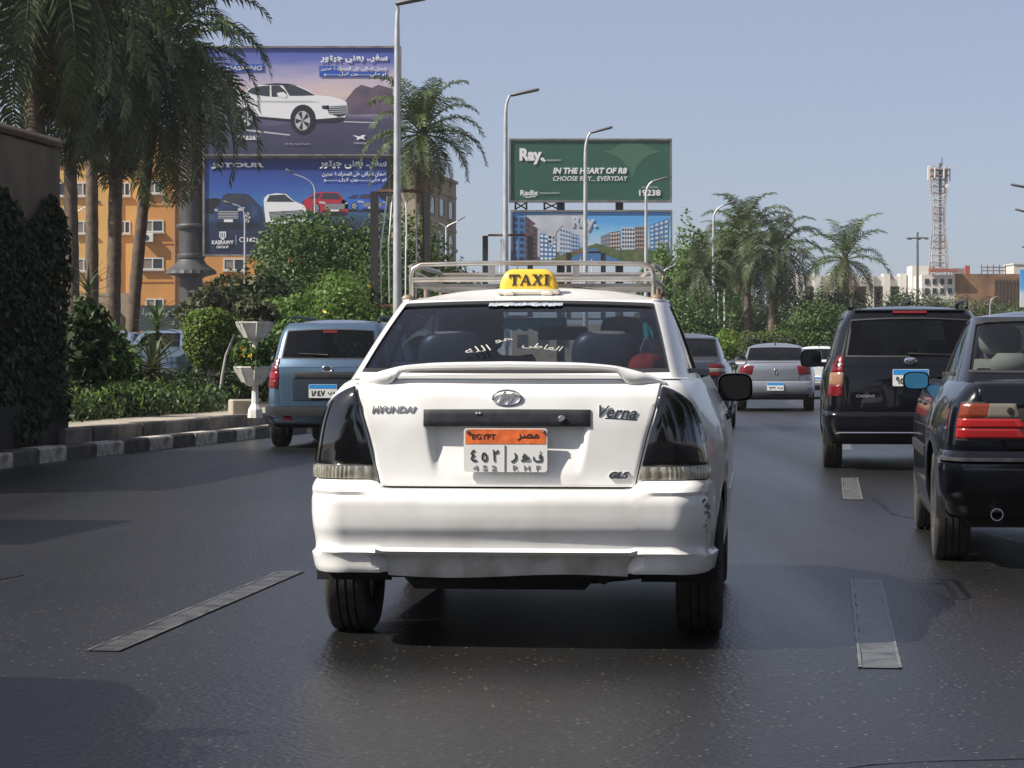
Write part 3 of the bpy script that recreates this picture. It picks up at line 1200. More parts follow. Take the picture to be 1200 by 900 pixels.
def sedan_shells(hw, zb, zr, L, ydeck=.62, yroof=1.35, yws=3.2, ywt=2.6, tl=.20, gw=.60, rx=.16):
    S = Shell(w=[(.2, hw - .05), (.45, hw), (.7, hw), (zb - .14, hw - .03), (zb - .05, hw - .075), (zb, hw - .12)],
              wr=[(.28, hw - .09), (.5, hw - .06), (.75, hw - .075), (zb - .12, hw - .10), (zb, hw - .18)], wf=[(.2, hw - .12), (zb, hw - .18)],
              yr=[(.25, .14), (.4, .09), (.6, .08), (zb - .15, .07), (zb - .05, .085), (zb - .015, .11), (zb, tl)], yf=[(.2, L - .1), (.5, L - .03), (zb, L - .08)], bow=.06, rx=rx, ry=.2, L=.9)
    G = Shell(w=[(zb - .05, hw - .115), (zb + .02, hw - .14), (zr - .03, gw)], wr=[(zb - .05, hw - .135), (zb + .02, hw - .16), (zr - .03, gw - .015)], wf=[(zb - .05, hw - .2), (zr - .03, gw - .06)],
              yr=[(zb - .05, ydeck - .1), (zb + .02, ydeck), (zr - .05, yroof - .06), (zr - .03, yroof)], yf=[(zb - .05, yws + .12), (zr - .03, ywt)], bow=.07, bowf=.12, rx=.08, ry=[(zb, .42), (zr, .3)], rfx=.12, rfy=.15, L=.7)
    return S, G


def mpv_shells(hw, zb, zr, L, yws=3.55, ywt=2.85, lean=.33, gw=.66):
    S = Shell(w=[(.2, hw - .05), (.45, hw), (.8, hw), (zb - .1, hw - .025), (zb, hw - .06)],
              wr=[(.28, hw - .10), (.5, hw - .06), (.9, hw - .08), (zb, hw - .11)], wf=[(.2, hw - .12), (zb, hw - .16)],
              yr=[(.25, .14), (.4, .09), (.6, .08), (.9, .085), (zb, .11)], yf=[(.2, L - .1), (.5, L - .03), (zb, L - .08)], bow=.07, rx=.15, ry=.22, L=.9)
    G = Shell(w=[(zb - .03, hw - .045), (zb + .03, hw - .075), (zr - .16, gw + .06), (zr - .04, gw)], wr=[(zb - .03, hw - .10), (zb + .03, hw - .125), (zr - .16, gw + .02), (zr - .04, gw - .04)],
              wf=[(zb - .03, hw - .18), (zr - .04, gw - .08)], yr=[(zb - .03, .095), (zb + .03, .125), (zr - .16, lean), (zr - .06, lean + .08), (zr - .04, lean + .13)],
              yf=[(zb - .03, yws + .1), (zr - .04, ywt)], bow=.07, bowf=.14, rx=.10, ry=.24, rfx=.14, rfy=.18, L=.8)
    return S, G


def std_car(name, label, cat, loc, rz, p, group=None):
    root = thing(name, label, cat, loc, rz, group)
    S, G, P = p['S'], p['G'], p['paint']
    zb, L = p['zb'], p['L']
    hw = S.fn['w'](.6)
    r = p.get('r', .30)
    yr_, yf_ = p.get('axles', (.85, L - .85))

    def belt(u):
        y = S.P(u, .7).y
        return zb - (.20 * sstep(L - 1.25, L, y))
    arches = [(yr_, r, r + .045), (yf_, r, r + .045)]
    xl = curve_interp(p['lid_x'])
    lid_u = lambda z: S.ux(xl(z), z)
    zl = p['lid_z']
    pr = curve_interp(p['bump'])
    bumpf = lambda u, z: pr(z) * (1 - .7 * sstep(1.2, 2.0, abs(u)))
    q = p.get('q', .5)
    body, bumper, lid = lower_body(root, S, P, belt, lambda y: .2 + .10 * (1 - sstep(.5, .9, y)), arches, lid_u, (zl, zb), (p['bump'][0][0], zl - .006), 2.04, bumpf, p.get('lid_off', .004), q, p.get('lid_name', 'trunk_lid'), lidn=p.get('lidn', (40, 24)))
    mpv = p.get('mpv')
    d = MB()
    if not mpv:
        cap(d, S, lambda u: belt(u) + .001, uspace([(0, 1, 14), (1, 2, 8), (2, 2.1, 4)]), 20, .018, .25)
        d.build('boot_deck', P, root, 50)
        d = MB()
    cap(d, S, belt, uspace([(2.74, 3, 5), (3, 4, 8), (4, 5, 8)]), 14, .05, 0)
    d.build('bonnet', P, root, 50)
    zr = p['zr']
    xg = curve_interp(p['glass_x'])
    ru = lambda z: G.ux(xg(z), z)
    roof, rw = greenhouse(root, G, P, zb - .04, zr - .03 if not mpv else zr - .04, lambda u: p['gz0'] + .004 * u * u, lambda u: p['gz1'] - p.get('garc', .012) * u * u, ru, p['side'], 4.05,
                          p.get('glass', GLD), p.get('glass_side', p.get('glass', GLD)), p.get('crown', .045), q, p.get('ramp', .5), .014, 18)
    for y in (yr_, yf_):
        for x in (-(hw - .125), hw - .125):
            wheel(root, x, y, r - .003, .2, p.get('spokes', 5), 28)
    mx = p.get('mirror', (hw + .11, L * .64, zb + .04, .21, .16))
    for sg in (1, -1):
        mirror(root, sg, *mx, p.get('mirror_mat', P), p.get('mirror_glass', MIRR))
    # lamps: list of (x inner at z0, x inner at z1, u outer, z0, z1, material)
    for (xa, xb, uo, z0, z1, m, o) in p['lamps']:
        for sg in (1, -1):
            l = MB()
            f0 = lambda z: S.ux(xa + (xb - xa) * (z - z0) / (z1 - z0), z) if xa is not None else lid_u(z) + .015
            if sg > 0:
                panel(l, S, f0, uo, z0, z1, 14, 8, off=o, th=.04, r=.005)
            else:
                panel(l, S, -uo, lambda z: -f0(z), z0, z1, 14, 8, off=o, th=.04, r=.005)
            l.build('tail_lamp', m, root, 40)
    # plain strips across the tail: (x half, z0, z1, off, material, name)
    for (xh, z0, z1, o, m, nm) in p.get('strips', []):
        g = MB()
        panel(g, S, lambda z: -S.ux(xh, z), lambda z: S.ux(xh, z), z0, z1, 24, 3, off=o, th=.06, r=.003)
        g.build(nm, m, root, 40)
    # seats
    sm = p.get('seat', SEATD)
    fy = L * .47
    for x in (-.36, .36):
        seat(root, 'front_seat', x, fy, .55, .5, .58, sm)
    ry = p.get('rear_seat_y', 1.15 if not mpv else 1.0)
    s = MB()
    s.rbox((0, ry, zb - .22), (hw * 1.45, .18, .58), .06)
    s.build('rear_seat', sm, root, 50)
    for x in (-.38, 0, .38):
        h = MB()
        h.rbox((x, ry - .04, zb + .09), (.22, .09, .13), .045)
        h.build('headrest', sm, root, 50)
    m = MB()
    if not mpv:
        m.box((0, .9, zb - .03), (hw * 1.45, .5, .03))
    m.rbox((0, L * .66, zb - .05), (hw * 1.5, .45, .2), .08)
    m.box((0, L * .45, .4), (hw * 1.5, L * .55, .05))
    m.build('cabin_trim', mat('dark_cabin_trim', (.02,) * 3), root, 40)
    return root, S, G, lid, bumper


def small_plate(root, S, x, z, w, h, rows, off=.012, tilt=0.0):
    y = S.P(S.ux(x, z), z).y - off
    return plate(root, x, y, z, w, h, PLB, h * .32, rows, tilt=tilt)


def wiper(root, G, x0, z0, x1, z1):
    m = MB()
    pts = []
    for k in range(6):
        t = k / 5
        x, z = x0 + (x1 - x0) * t, z0 + (z1 - z0) * t
        u = G.ux(x, z)
        pts.append(G.P(u, z) + G.N(u, z) * .018)
    m.tube(pts, [.016, .012, .009, .008, .008, .006], 6)
    m.build('rear_wiper', BLK, root, 60)


def roof_rails(root, x, y0, y1, z, h, m):
    for s in (-1, 1):
        t = MB()
        t.tube([(s * x, y0, z - .01), (s * x, y0 + .05, z + h * .7), (s * x * .99, y0 + .2, z + h), (s * x * .99, y1 - .2, z + h), (s * x, y1 - .05, z + h * .6), (s * x, y1, z - .01)], .02, 8)
        t.build('roof_rail', m, root, 60)


STD_BUMP = [(.26, .01), (.30, .03), (.36, .05), (.42, .062), (.52, .064), (.58, .055), (.62, .03)]

# --- dark blue saloon on the right, close
NAVY = paint('dark_navy_paint', (.0018, .0021, .0038))


def build_navy_sedan(loc, rz):
    S, G = sedan_shells(.845, 1.0, 1.395, 4.43, .70, 1.35, 3.1, 2.45, .16, .58, rx=.12)
    p = dict(S=S, G=G, paint=NAVY, zb=1.0, zr=1.395, L=4.43, axles=(.92, 3.62), r=.312, q=1.0,
             lid_x=[(.60, .44), (.70, .50), (.9, .60), (1.0, .63)], lid_z=.64, lidn=(60, 30),
             bump=[(.24, .0), (.28, .03), (.33, .045), (.36, .05), (.40, .085), (.44, .10), (.53, .105), (.575, .10), (.59, .06), (.634, .02)],
             glass_x=[(1.0, .64), (1.36, .545)], gz0=1.045, gz1=1.352, side=[(2.03, 2.46, 1.035, 1.335), (2.5, 2.96, 1.03, 1.335)],
             glass=glass('lightly_tinted_glass', (.55, .60, .62)), seat=SEATB, crown=.045,
             mirror=(.84, 2.85, .985, .165, .115), mirror_mat=NAVY, mirror_glass=mat('blue_mirror_glass', (.05, .24, .42), .22, .6, coat=.6),
             lamps=[(.36, .40, 1.42, .700, .752, mat('bright_red_lens', (.24, .008, .008), .12, coat=.6), .012), (.36, .40, 1.42, .757, .805, mat('red_reflector_lens', (.30, .010, .009), .12, coat=.6), .012), (.505, .53, 1.42, .810, .885, AMB, .012), (.40, .42, .905, .810, .885, mat('dull_clear_lens', (.15, .135, .11), .2, coat=.5), .012)])
    root, S, G, lid, bumper = std_car('saloon_car', 'dark navy blue saloon with red and amber tail lamps and blue mirror glass', 'car', loc, rz, p)
    g = MB()
    panel2(g, S, lambda z: S.ux(.30, z), lambda z: 1.44, .689, .894, 14, 4, off=.006, th=.03)
    g.each('lamp_surround', BLK, root, 40)
    m = MB()
    for x, z in ((.45, .848),):
        for s in (-1, 1):
            y = S.P(S.ux(x, z), z).y
            m.lathe([(.018, -.012), (.016, -.02), (.002, -.022)], 12, 'Y', (s * x, y, z))
    m.each('lamp_bulb', DARK, root, 40)
    m = MB()
    panel(m, S, -2.0, 2.0, .585, .60, 60, 1, off=lambda u, z: .104 * (1 - .7 * sstep(1.2, 2, abs(u))), th=.05)
    m.build('bumper_strip', mat('grey_rubber_strip', (.03, .03, .033), .35, col2=(.07, .07, .07), vscale=14), root, 40)
    t = MB()
    t.lathe([(.032, .05), (.034, -.07), (.028, -.07), (.026, .04)], 18, 'Y', (-.52, .12, .30), closed=True)
    t.build('exhaust_pipe', CHROME, root, 40)
    t = MB()
    t.rbox((-.45, .45, .29), (.5, .5, .14), .05)
    t.tube([(-.6, .92, .30), (.6, .92, .30)], .05, 8)
    t.build('silencer', DARK, root, 50)
    small_plate(root, S, 0, .80, .40, .17, [('٥٨٢٣', -.2, -.15, .4, .35, False, .02), ('ط ر', .28, -.15, .3, .3, True, .02)])
    g = MB()
    for y in (1.42, 2.2, 3.12):
        panel2(g, S, lambda z, y=y: S.uy(y, z) - .001, lambda z, y=y: S.uy(y, z) + .001, .3, .98, 1, 10, off=.0016, rim=False)
    g.each('door_gap', SEAL, root)
    g = MB()
    panel2(g, S, lambda z: S.uy(1.35, z), lambda z: S.uy(3.15, z), .56, .62, 20, 2, off=.012, th=.014)
    g.each('side_moulding', BLK, root, 40)
    g = MB()
    panel2(g, S, lambda z: S.uy(.2, z) if S.uy(.2, z) > 1.7 else 1.7, lambda z: 1.95, .74, .86, 4, 3, off=.006, th=.014)
    g.each('side_marker', mat('dark_red_marker', (.12, .005, .006), .12, coat=.6), root, 40)
    h = MB()
    for y in (2.05, 2.85):
        for s in (-1, 1):
            pp = S.P(s * S.uy(y, .86), .86)
            h.rbox((pp.x, pp.y, .86), (.03, .17, .03), .01)
    h.each('door_handle', BLK, root, 40)
    return root


CAR_NAVY = build_navy_sedan((3.07, 14.0, 0), R(-6.5))


# --- black people carrier ahead of it
def build_black_mpv(loc, rz):
    P = paint('black_car_paint', (.003, .0033, .0045))
    S, G = mpv_shells(.90, 1.09, 1.66, 4.5, 3.5, 2.8, .36, .66)
    p = dict(S=S, G=G, paint=P, zb=1.09, zr=1.66, L=4.5, axles=(.86, 3.56), r=.32, q=.7, mpv=True, lid_name='tailgate',
             lid_x=[(.60, .62), (.75, .665), (1.09, .665)], lid_z=.60,
             bump=[(.25, .0), (.30, .03), (.36, .05), (.40, .062), (.46, .07), (.56, .07), (.594, .045)],
             glass_x=[(1.1, .655), (1.6, .575)], gz0=1.145, gz1=1.54, garc=.02, side=[(2.0, 2.34, 1.13, 1.54), (2.38, 2.68, 1.12, 1.54), (2.71, 2.96, 1.12, 1.54)],
             crown=.05, ramp=.6, mirror=(1.0, 2.95, 1.13, .235, .19), mirror_mat=P, mirror_glass=mat('dark_mirror_glass', (.1,) * 3),
             lamps=[(None, None, 1.75, .75, .86, RED, .014), (None, None, 1.72, .863, .985, mat('pale_lamp_lens', (.26, .14, .085), .15, coat=.6), .014), (None, None, 1.64, .988, 1.085, RED, .014)],
             strips=[(.72, .385, .397, .068, CHROME, 'bumper_trim')])
    root, S, G, lid, bumper = std_car('people_carrier', 'black people carrier with tall tail lamps beside the navy saloon', 'car', loc, rz, p)
    # lamp tops run up beside the window
    l = MB()
    panel2(l, G, lambda z: G.ux(.665, z), lambda z: 1.5 - (z - 1.09) * 3, 1.092, 1.15, 8, 4, off=.012, th=.03)
    l.each('lamp_top', RED, root, 40)
    g = MB()
    panel(g, G, lambda z: -G.ux(.17, z), lambda z: G.ux(.17, z), 1.578, 1.600, 16, 2, off=.02, th=.03)
    g.build('high_brake_lamp', RED, root, 40)
    g = MB()
    panel(g, G, lambda z: -G.ux(.55, z), lambda z: G.ux(.55, z), 1.60, 1.612, 24, 2, off=.022, th=.06)
    g.build('roof_lip', P, root, 40)
    m = MB()
    m.tube([(.0, .62, 1.69), (.0, .70, 1.76)], [.02, .006], 6)
    m.build('aerial', BLK, root, 40)
    roof_rails(root, .58, .62, 2.5, 1.655, .07, BLK)
    wiper(root, G, -.02, 1.165, .48, 1.155)
    y = S.P(0, 1.0).y
    b = MB()
    b.lathe([(.068, 0), (.066, -.008), (.058, -.012), (.001, -.013)], 24, 'Y')
    o = b.build('emblem', CHROME, root, 40)
    o.scale = (1, 1, .55)
    o.location = (0, y - .012, 1.105)
    text('emblem_lettering', 'KIA', 0, -.0135, 0, .085, .05, INK, o, .003, .03)
    small_plate(root, S, 0, .935, .36, .17, [('٩٥', -.3, -.15, .22, .42, False, .02), ('٨ ط', .15, -.15, .4, .4, True, .02)], off=.014)
    text('lettering', 'CARENS', -.45, S.P(S.ux(.45, .75), .75).y - .008, .75, .19, .028, CHROME, root, .006, .03, .1, rot=(0, 0, -.08))
    t = MB()
    t.tube([(-.7, .86, .3), (.7, .86, .3)], .05, 8)
    t.rbox((.3, .5, .3), (.5, .4, .12), .04)
    t.build('rear_axle', DARK, root, 50)
    return root


CAR_BLACK = build_black_mpv((3.99, 26.75, 0), R(-6.5))


# --- steel blue people carrier by the kerb
def build_blue_mpv(loc, rz):
    P = mat('steel_blue_paint', (.10, .165, .25), .3, .55, coat=1.0, var=.1, vscale=3)
    S, G = mpv_shells(.86, 1.06, 1.62, 4.45, 3.4, 2.75, .30, .645)
    p = dict(S=S, G=G, paint=P, zb=1.06, zr=1.62, L=4.45, axles=(.84, 3.6), r=.315, q=.6, mpv=True, lid_name='tailgate',
             lid_x=[(.52, .60), (.75, .63), (1.06, .63)], lid_z=.53,
             bump=[(.29, .0), (.33, .02), (.38, .035), (.42, .06), (.50, .065), (.524, .04)],
             glass_x=[(1.08, .61), (1.56, .545)], gz0=1.125, gz1=1.50, garc=.02, side=[(2.0, 2.34, 1.10, 1.50), (2.38, 2.68, 1.09, 1.50), (2.71, 2.96, 1.09, 1.50)],
             crown=.05, ramp=.6, lamps=[(None, None, 1.72, .76, .86, RED, .014), (None, None, 1.68, .863, .96, mat('deep_red_lens', (.25, .01, .015), .12, coat=.6), .014), (None, None, 1.6, .963, 1.055, RED, .014)],
             strips=[(.42, .885, .96, .02, BLK, 'plate_light_strip')])
    root, S, G, lid, bumper = std_car('people_carrier', 'steel blue people carrier with black bumper by the striped kerb', 'car', loc, rz, p)
    l = MB()
    panel2(l, G, lambda z: G.ux(.625, z), lambda z: 1.45 - (z - 1.06) * 3, 1.062, 1.14, 8, 4, off=.012, th=.03)
    l.each('lamp_top', RED, root, 40)
    g = MB()
    panel(g, S, lambda z: -S.ux(.44, z), lambda z: S.ux(.44, z), .60, .884, 24, 4, off=.012, th=.02)
    g.build('plate_recess', mat('darker_blue_plastic', (.02, .03, .045), .4), root, 40)
    g = MB()
    panel(g, S, -2.0, 2.0, .42, .525, 50, 3, off=lambda u, z: .078 * (1 - .7 * sstep(1.2, 2, abs(u))), th=.05)
    g.build('bumper_strip', mat('dark_grey_plastic', (.03, .032, .036), .5), root, 40)
    for x in (-.50, .50):
        g = MB()
        a, b = S.ux(x - .05, .40), S.ux(x + .05, .40)
        panel(g, S, a, b, .37, .415, 4, 2, off=.062, th=.03)
        g.build('reflector', RED, root, 40)
    g = MB()
    panel(g, G, lambda z: -G.ux(.09, z), lambda z: G.ux(.09, z), 1.455, 1.485, 8, 2, off=.004, th=.02)
    g.build('high_brake_lamp', mat('dark_red_marker', (.12,) * 3), root, 40)
    roof_rails(root, .57, .62, 2.4, 1.60, .06, BLK)
    wiper(root, G, .0, 1.165, -.38, 1.185)
    slanted_h_emblem(root, 0, S.P(0, 1.0).y - .012, 1.0, .13, .075)
    small_plate(root, S, -.05, .72, .36, .17, [('١٨٤٧', -.17, -.15, .48, .42, False, .03), ('ه ب', .3, -.15, .24, .3, True, .02)], off=.02)
    t = MB()
    t.tube([(-.66, .84, .3), (.66, .84, .3)], .05, 8)
    t.rbox((-.2, .5, .31), (.6, .4, .12), .04)
    t.build('rear_axle', DARK, root, 50)
    return root


CAR_BLUE = build_blue_mpv((-2.33, 33.5, 0), R(-6.5))


# --- silver saloon further ahead
def build_saloon(loc, rz, P, label, hw=.87, zb=1.06, zr=1.47, L=4.44, lampz=(.79, .98), platez=.53, plate_rows=None, lampm=RED, name='saloon_car', extra=None, crown=.065):
    S, G = sedan_shells(hw, zb, zr, L, .72, 1.42, 3.2, 2.55, .17, .60)
    z0, z1 = lampz
    lamps = [(.50, .46, 1.7, z0, z1, lampm, .012)] if not extra else extra
    p = dict(S=S, G=G, paint=P, zb=zb, zr=zr, L=L, axles=(.86, 3.52), r=.31, q=.4, lid_x=[(.60, .50), (.8, .54), (zb, .60)], lid_z=.66,
             bump=[(.26, .0), (.30, .02), (.36, .04), (.42, .065), (.52, .075), (.62, .06), (.654, .02)], glass_x=[(zb, .635), (zr - .04, .555)], gz0=zb + .05, gz1=zr - .05,
             side=[(2.03, 2.46, zb + .04, zr - .06), (2.5, 2.96, zb + .03, zr - .06)], crown=crown, lamps=lamps, mirror=(hw + .07, 2.85, zb + .0, .2, .15), mirror_mat=P,
             strips=[(.62, .475, .49, .072, CHROME, 'bumper_trim'), (.70, .30, .40, .052, BLK, 'bumper_apron')], glass=GLD)
    root, S, G, lid, b = std_car(name, label, 'car', loc, rz, p)
    small_plate(root, S, 0, platez, .36, .17, plate_rows or [('٦٢٣١', -.2, -.15, .4, .4, False, .02), ('س ط', .28, -.15, .3, .34, True, .02)], off=.085 if platez < .6 else .012)
    m = MB()
    m.tube([(0, 1.55, zr + .01), (0, 1.5, zr + .06)], [.02, .006], 6)
    m.build('aerial', BLK, root, 40)
    return root, S


SILVER = mat('silver_car_paint', (.34, .36, .40), .3, .6, coat=1.0, var=.08, vscale=3)
CAR_SILVER, S_ = build_saloon((5.68, 57.7, 0), R(-5.5), SILVER, 'silver saloon with red lamps driving ahead of the black people carrier', zb=1.04, zr=1.43, crown=.085)
b = MB()
b.tube([(-.02, 0, -.06), (-.03, 0, 0), (-.01, 0, .06), (.02, 0, .05)], .008, 6)
b.tube([(.0, 0, .01), (.03, 0, .0), (.02, 0, -.06), (.04, 0, -.06)], .008, 6)
o = b.build('emblem', CHROME, CAR_SILVER, 60)
o.location = (0, S_.P(0, .86).y - .014, .86)
GREY = mat('dark_grey_car_paint', (.05, .056, .072), .3, .4, coat=1.0, var=.1, vscale=3)
CAR_GREY, S_ = build_saloon((2.52, 41.1, 0), R(-6.0), GREY, 'dark grey saloon partly hidden ahead of the taxi', .86, 1.10, 1.50, 4.4, (.86, 1.04),
                            extra=[(.52, .50, 1.7, .985, 1.045, RED, .012), (.52, .50, 1.7, .92, .982, CLR, .012), (.52, .50, 1.7, .86, .917, RED, .012)])
WHITE2 = mat('white_far_paint', (.72, .72, .70), .35, coat=.6)
CAR_WHITE, S_ = build_saloon((8.75, 76, 0), R(-5.5), WHITE2, 'white saloon glimpsed between the silver saloon and black people carrier')
# cars parked behind the planting, noses to the road
for k, (x, y, rz_, P, lab) in enumerate((
        (at(216, 63), 63, 176, mat('pale_blue_car_paint', (.22, .30, .42), .3, .5, coat=1.0), 'pale blue parked car behind the clipped topiary bush'),
        (at(163, 66), 66, 172, mat('silver_blue_car_paint', (.30, .36, .44), .3, .5, coat=1.0), 'silver blue parked car behind the spiky yucca'),
        (at(268, 68), 68, 178, GREY, 'dark parked car between topiary bush and planter stand'))):
    o, S_ = build_saloon((x, y, .30), R(rz_), P, lab, name='parked_car')
    o['group'] = 'cars parked behind the planting'
# a vehicle beside the frame casting a shadow; one added behind to darken reflections
for loc, lab in (((-3.4, 4.75, 0), 'black people carrier in the lane beside the camera'), ((-.1, -9.5, 0), 'black people carrier added unseen behind the camera to darken reflections')):
    o = copy_tree(CAR_BLACK)
    o.location = loc
    o['label'] = lab


# ------------------------------------------------------------------ ground, road, kerbs
import numpy as np
SL = 0.113                     # the road runs this many metres to the right per metre ahead


def bend(Y):
    return .0008 * max(0.0, Y - 75) ** 2


def rx_(Y, o):
    return SL * Y + o + bend(Y)


def asphalt(name='worn_asphalt', over=None, lo=.42, hi=.62, nsc=9):
    m = bpy.data.materials.new(name)
    m.use_nodes = True
    t = m.node_tree
    L = t.links.new
    b = t.nodes['Principled BSDF']
    tc = t.nodes.new('ShaderNodeTexCoord')

    def noise_(scale, detail=4, stretch=None):
        n = t.nodes.new('ShaderNodeTexNoise')
        n.inputs['Scale'].default_value = scale
        n.inputs['Detail'].default_value = detail
        if stretch:
            mp = t.nodes.new('ShaderNodeMapping')
            mp.inputs['Scale'].default_value = stretch
            mp.inputs['Rotation'].default_value = (0, 0, math.atan(SL))
            L(tc.outputs['Object'], mp.inputs['Vector'])
            L(mp.outputs[0], n.inputs['Vector'])
        else:
            L(tc.outputs['Object'], n.inputs['Vector'])
        return n

    def ramp(src, a, b_, lo, hi):
        r = t.nodes.new('ShaderNodeMapRange')
        r.inputs[1].default_value = a
        r.inputs[2].default_value = b_
        r.inputs[3].default_value = lo
        r.inputs[4].default_value = hi
        L(src, r.inputs[0])
        return r.outputs[0]

    def mix(f, a, b_):
        x = t.nodes.new('ShaderNodeMix')
        x.data_type = 'RGBA'
        L(f, x.inputs[0])
        for i, v in ((6, a), (7, b_)):
            if isinstance(v, tuple):
                x.inputs[i].default_value = v
            else:
                L(v, x.inputs[i])
        return x.outputs[2]
    streak = noise_(1.0, 5, (.9, .05, 1))       # tyre-polished lanes and oil streaks along the road
    patch = noise_(.35, 6)
    grain = noise_(55, 3)
    c = mix(ramp(patch.outputs['Fac'], .35, .68, 0, 1), (.011, .011, .0118, 1), (.019, .0178, .016, 1))
    c = mix(ramp(streak.outputs['Fac'], .45, .72, 0, .75), c, (.009, .0093, .0102, 1))
    c = mix(ramp(grain.outputs['Fac'], .35, .7, 0, .6), c, (.006, .006, .0063, 1))
    v = t.nodes.new('ShaderNodeTexVoronoi')
    v.inputs['Scale'].default_value = 34
    L(tc.outputs['Object'], v.inputs['Vector'])
    sep = t.nodes.new('ShaderNodeSeparateColor')
    L(v.outputs['Color'], sep.inputs[0])
    near = ramp(v.outputs['Distance'], .16, .26, 1, 0)
    pick = ramp(sep.outputs[0], .80, .84, 0, 1)
    mu = t.nodes.new('ShaderNodeMath')
    mu.operation = 'MULTIPLY'
    L(near, mu.inputs[0])
    L(pick, mu.inputs[1])
    c = mix(mu.outputs[0], c, (.14, .125, .10, 1))
    if over:                                     # what is left of the road paint between the stones
        pn = noise_(nsc, 6)
        c = mix(ramp(pn.outputs['Fac'], lo, hi, 1, .12), c, (*over, 1))
    L(c, b.inputs['Base Color'])
    L(ramp(streak.outputs['Fac'], .35, .7, .40, .27), b.inputs['Roughness'])
    b.inputs['Specular IOR Level'].default_value = .38
    bp = t.nodes.new('ShaderNodeBump')
    bp.inputs['Strength'].default_value = .5
    bp.inputs['Distance'].default_value = .006
    v2 = t.nodes.new('ShaderNodeTexVoronoi')
    v2.inputs['Scale'].default_value = 48
    L(tc.outputs['Object'], v2.inputs['Vector'])
    L(v2.outputs['Distance'], bp.inputs['Height'])
    L(bp.outputs[0], b.inputs['Normal'])
    return m


g = MB()
g.add([(-1500, -200, -.02), (1500, -200, -.02), (1500, 3000, -.02), (-1500, 3000, -.02)], [(0, 1, 2, 3)])
struct(g.build('ground', mat('dusty_soil', (.20, .17, .13), .95, var=.3, vscale=.5)))
YS = [-40, -10, 5, 12, 20, 30, 40, 55, 70, 85, 100, 115, 130, 150, 175, 200, 230, 270]
g = MB()
g.grid([[(rx_(Y, -8.3), Y, 0), (rx_(Y, 8.5), Y, 0)] for Y in YS])
struct(g.build('road', asphalt()))
MARK = asphalt('worn_road_paint', (.105, .105, .10), .45, .72)
MARKE = asphalt('road_paint_edge', (.17, .17, .16), .45, .70, 14)
MARKF = asphalt('faint_road_paint', (.072, .071, .067), .44, .64, 6)
MARKFE = asphalt('faint_paint_edge', (.125, .12, .11), .40, .60, 5)




def dash(x0, y0, x1, y1, wd, pm=None, em=None):
    root = struct(bpy.data.objects.new('lane_marking', None))
    COL.objects.link(root)
    d = Vector((x1 - x0, y1 - y0, 0))
    root.location = ((x0 + x1) / 2, (y0 + y1) / 2, .004)
    root.rotation_euler = (0, 0, -math.atan2(d.x, d.y))
    h = d.length / 2
    rnd = random.Random(int(y0 * 10))
    m = MB()
    n = 24
    rows = [[(-wd / 2 + .01 * rnd.random(), -h + 2 * h * i / n, 0), (wd / 2 - .01 * rnd.random(), -h + 2 * h * i / n, 0)] for i in range(n + 1)]
    m.grid(rows)
    m.build('paint', pm or MARK, root)
    for s in (-1, 1):
        m = MB()
        m.grid([[(s * wd / 2 - .009 - .003 * rnd.random(), -h + 2 * h * i / n, .003), (s * wd / 2 + .003 * rnd.random(), -h + 2 * h * i / n, .003)] for i in range(n + 1)])
        m.build('paint_edge', em or MARKE, root)


for k in range(7):
    Y0 = 9.67 + 11.63 * k
    dash(1.337 + .119 * (Y0 - 9.67) + bend(Y0), Y0, 1.337 + .119 * (Y0 + 3.9 - 9.67) + bend(Y0), Y0 + 3.9, .145)
    Y0 = 10.24 + 11.63 * k
    dash(-1.561 + .106 * (Y0 - 10.24) + bend(Y0), Y0, -1.561 + .106 * (Y0 + 3.86 - 10.24) + bend(Y0), Y0 + 3.86, .125, MARKF, MARKFE)


# kerbs: stones painted black and white in turn, one low row and a second row a step above
KW = mat('kerb_white', (.50, .47, .42), .8, col2=(.20, .18, .155), vscale=6, bump=.3, bscale=30)
KB = mat('kerb_black', (.03, .029, .028), .75, col2=(.10, .09, .078), vscale=6, bump=.3, bscale=30)


def kerb_x(Y):
    return rx_(Y, -8.32 + .055 * max(0, Y - 29.5) if Y < 42 else -7.63 + 0 * Y)


def pieces_along(name, f, y0, y1, step, dx, w, z0, z1, mats, lean=.03):
    root = struct(bpy.data.objects.new(name, None))
    COL.objects.link(root)
    mesh = []
    for m in mats:
        b = MB()
        h = step / 2 - .006
        c = .022
        b.grid([[(x, y, z) for x, z in ((0, z0), (0, z1 - c), (-c, z1), (-w, z1), (-w, z0))] for y in (-h, h)])
        b.f.append((0, 1, 2, 3, 4))
        b.f.append((9, 8, 7, 6, 5))
        mesh.append(b.mesh('kerb_stone', m))
    Y = y0
    k = 0
    rnd = random.Random(5)
    while Y < y1:
        o = link('kerb_stone', mesh[k % len(mesh)], root, (f(Y) + dx + rnd.uniform(-.008, .008), Y, rnd.uniform(-.006, .006)))
        o.rotation_euler = (0, 0, -math.atan((f(Y + .5) - f(Y - .5))) + rnd.uniform(-.012, .012))
        Y += step * math.cos(math.atan(SL))
        k += 1
    return root


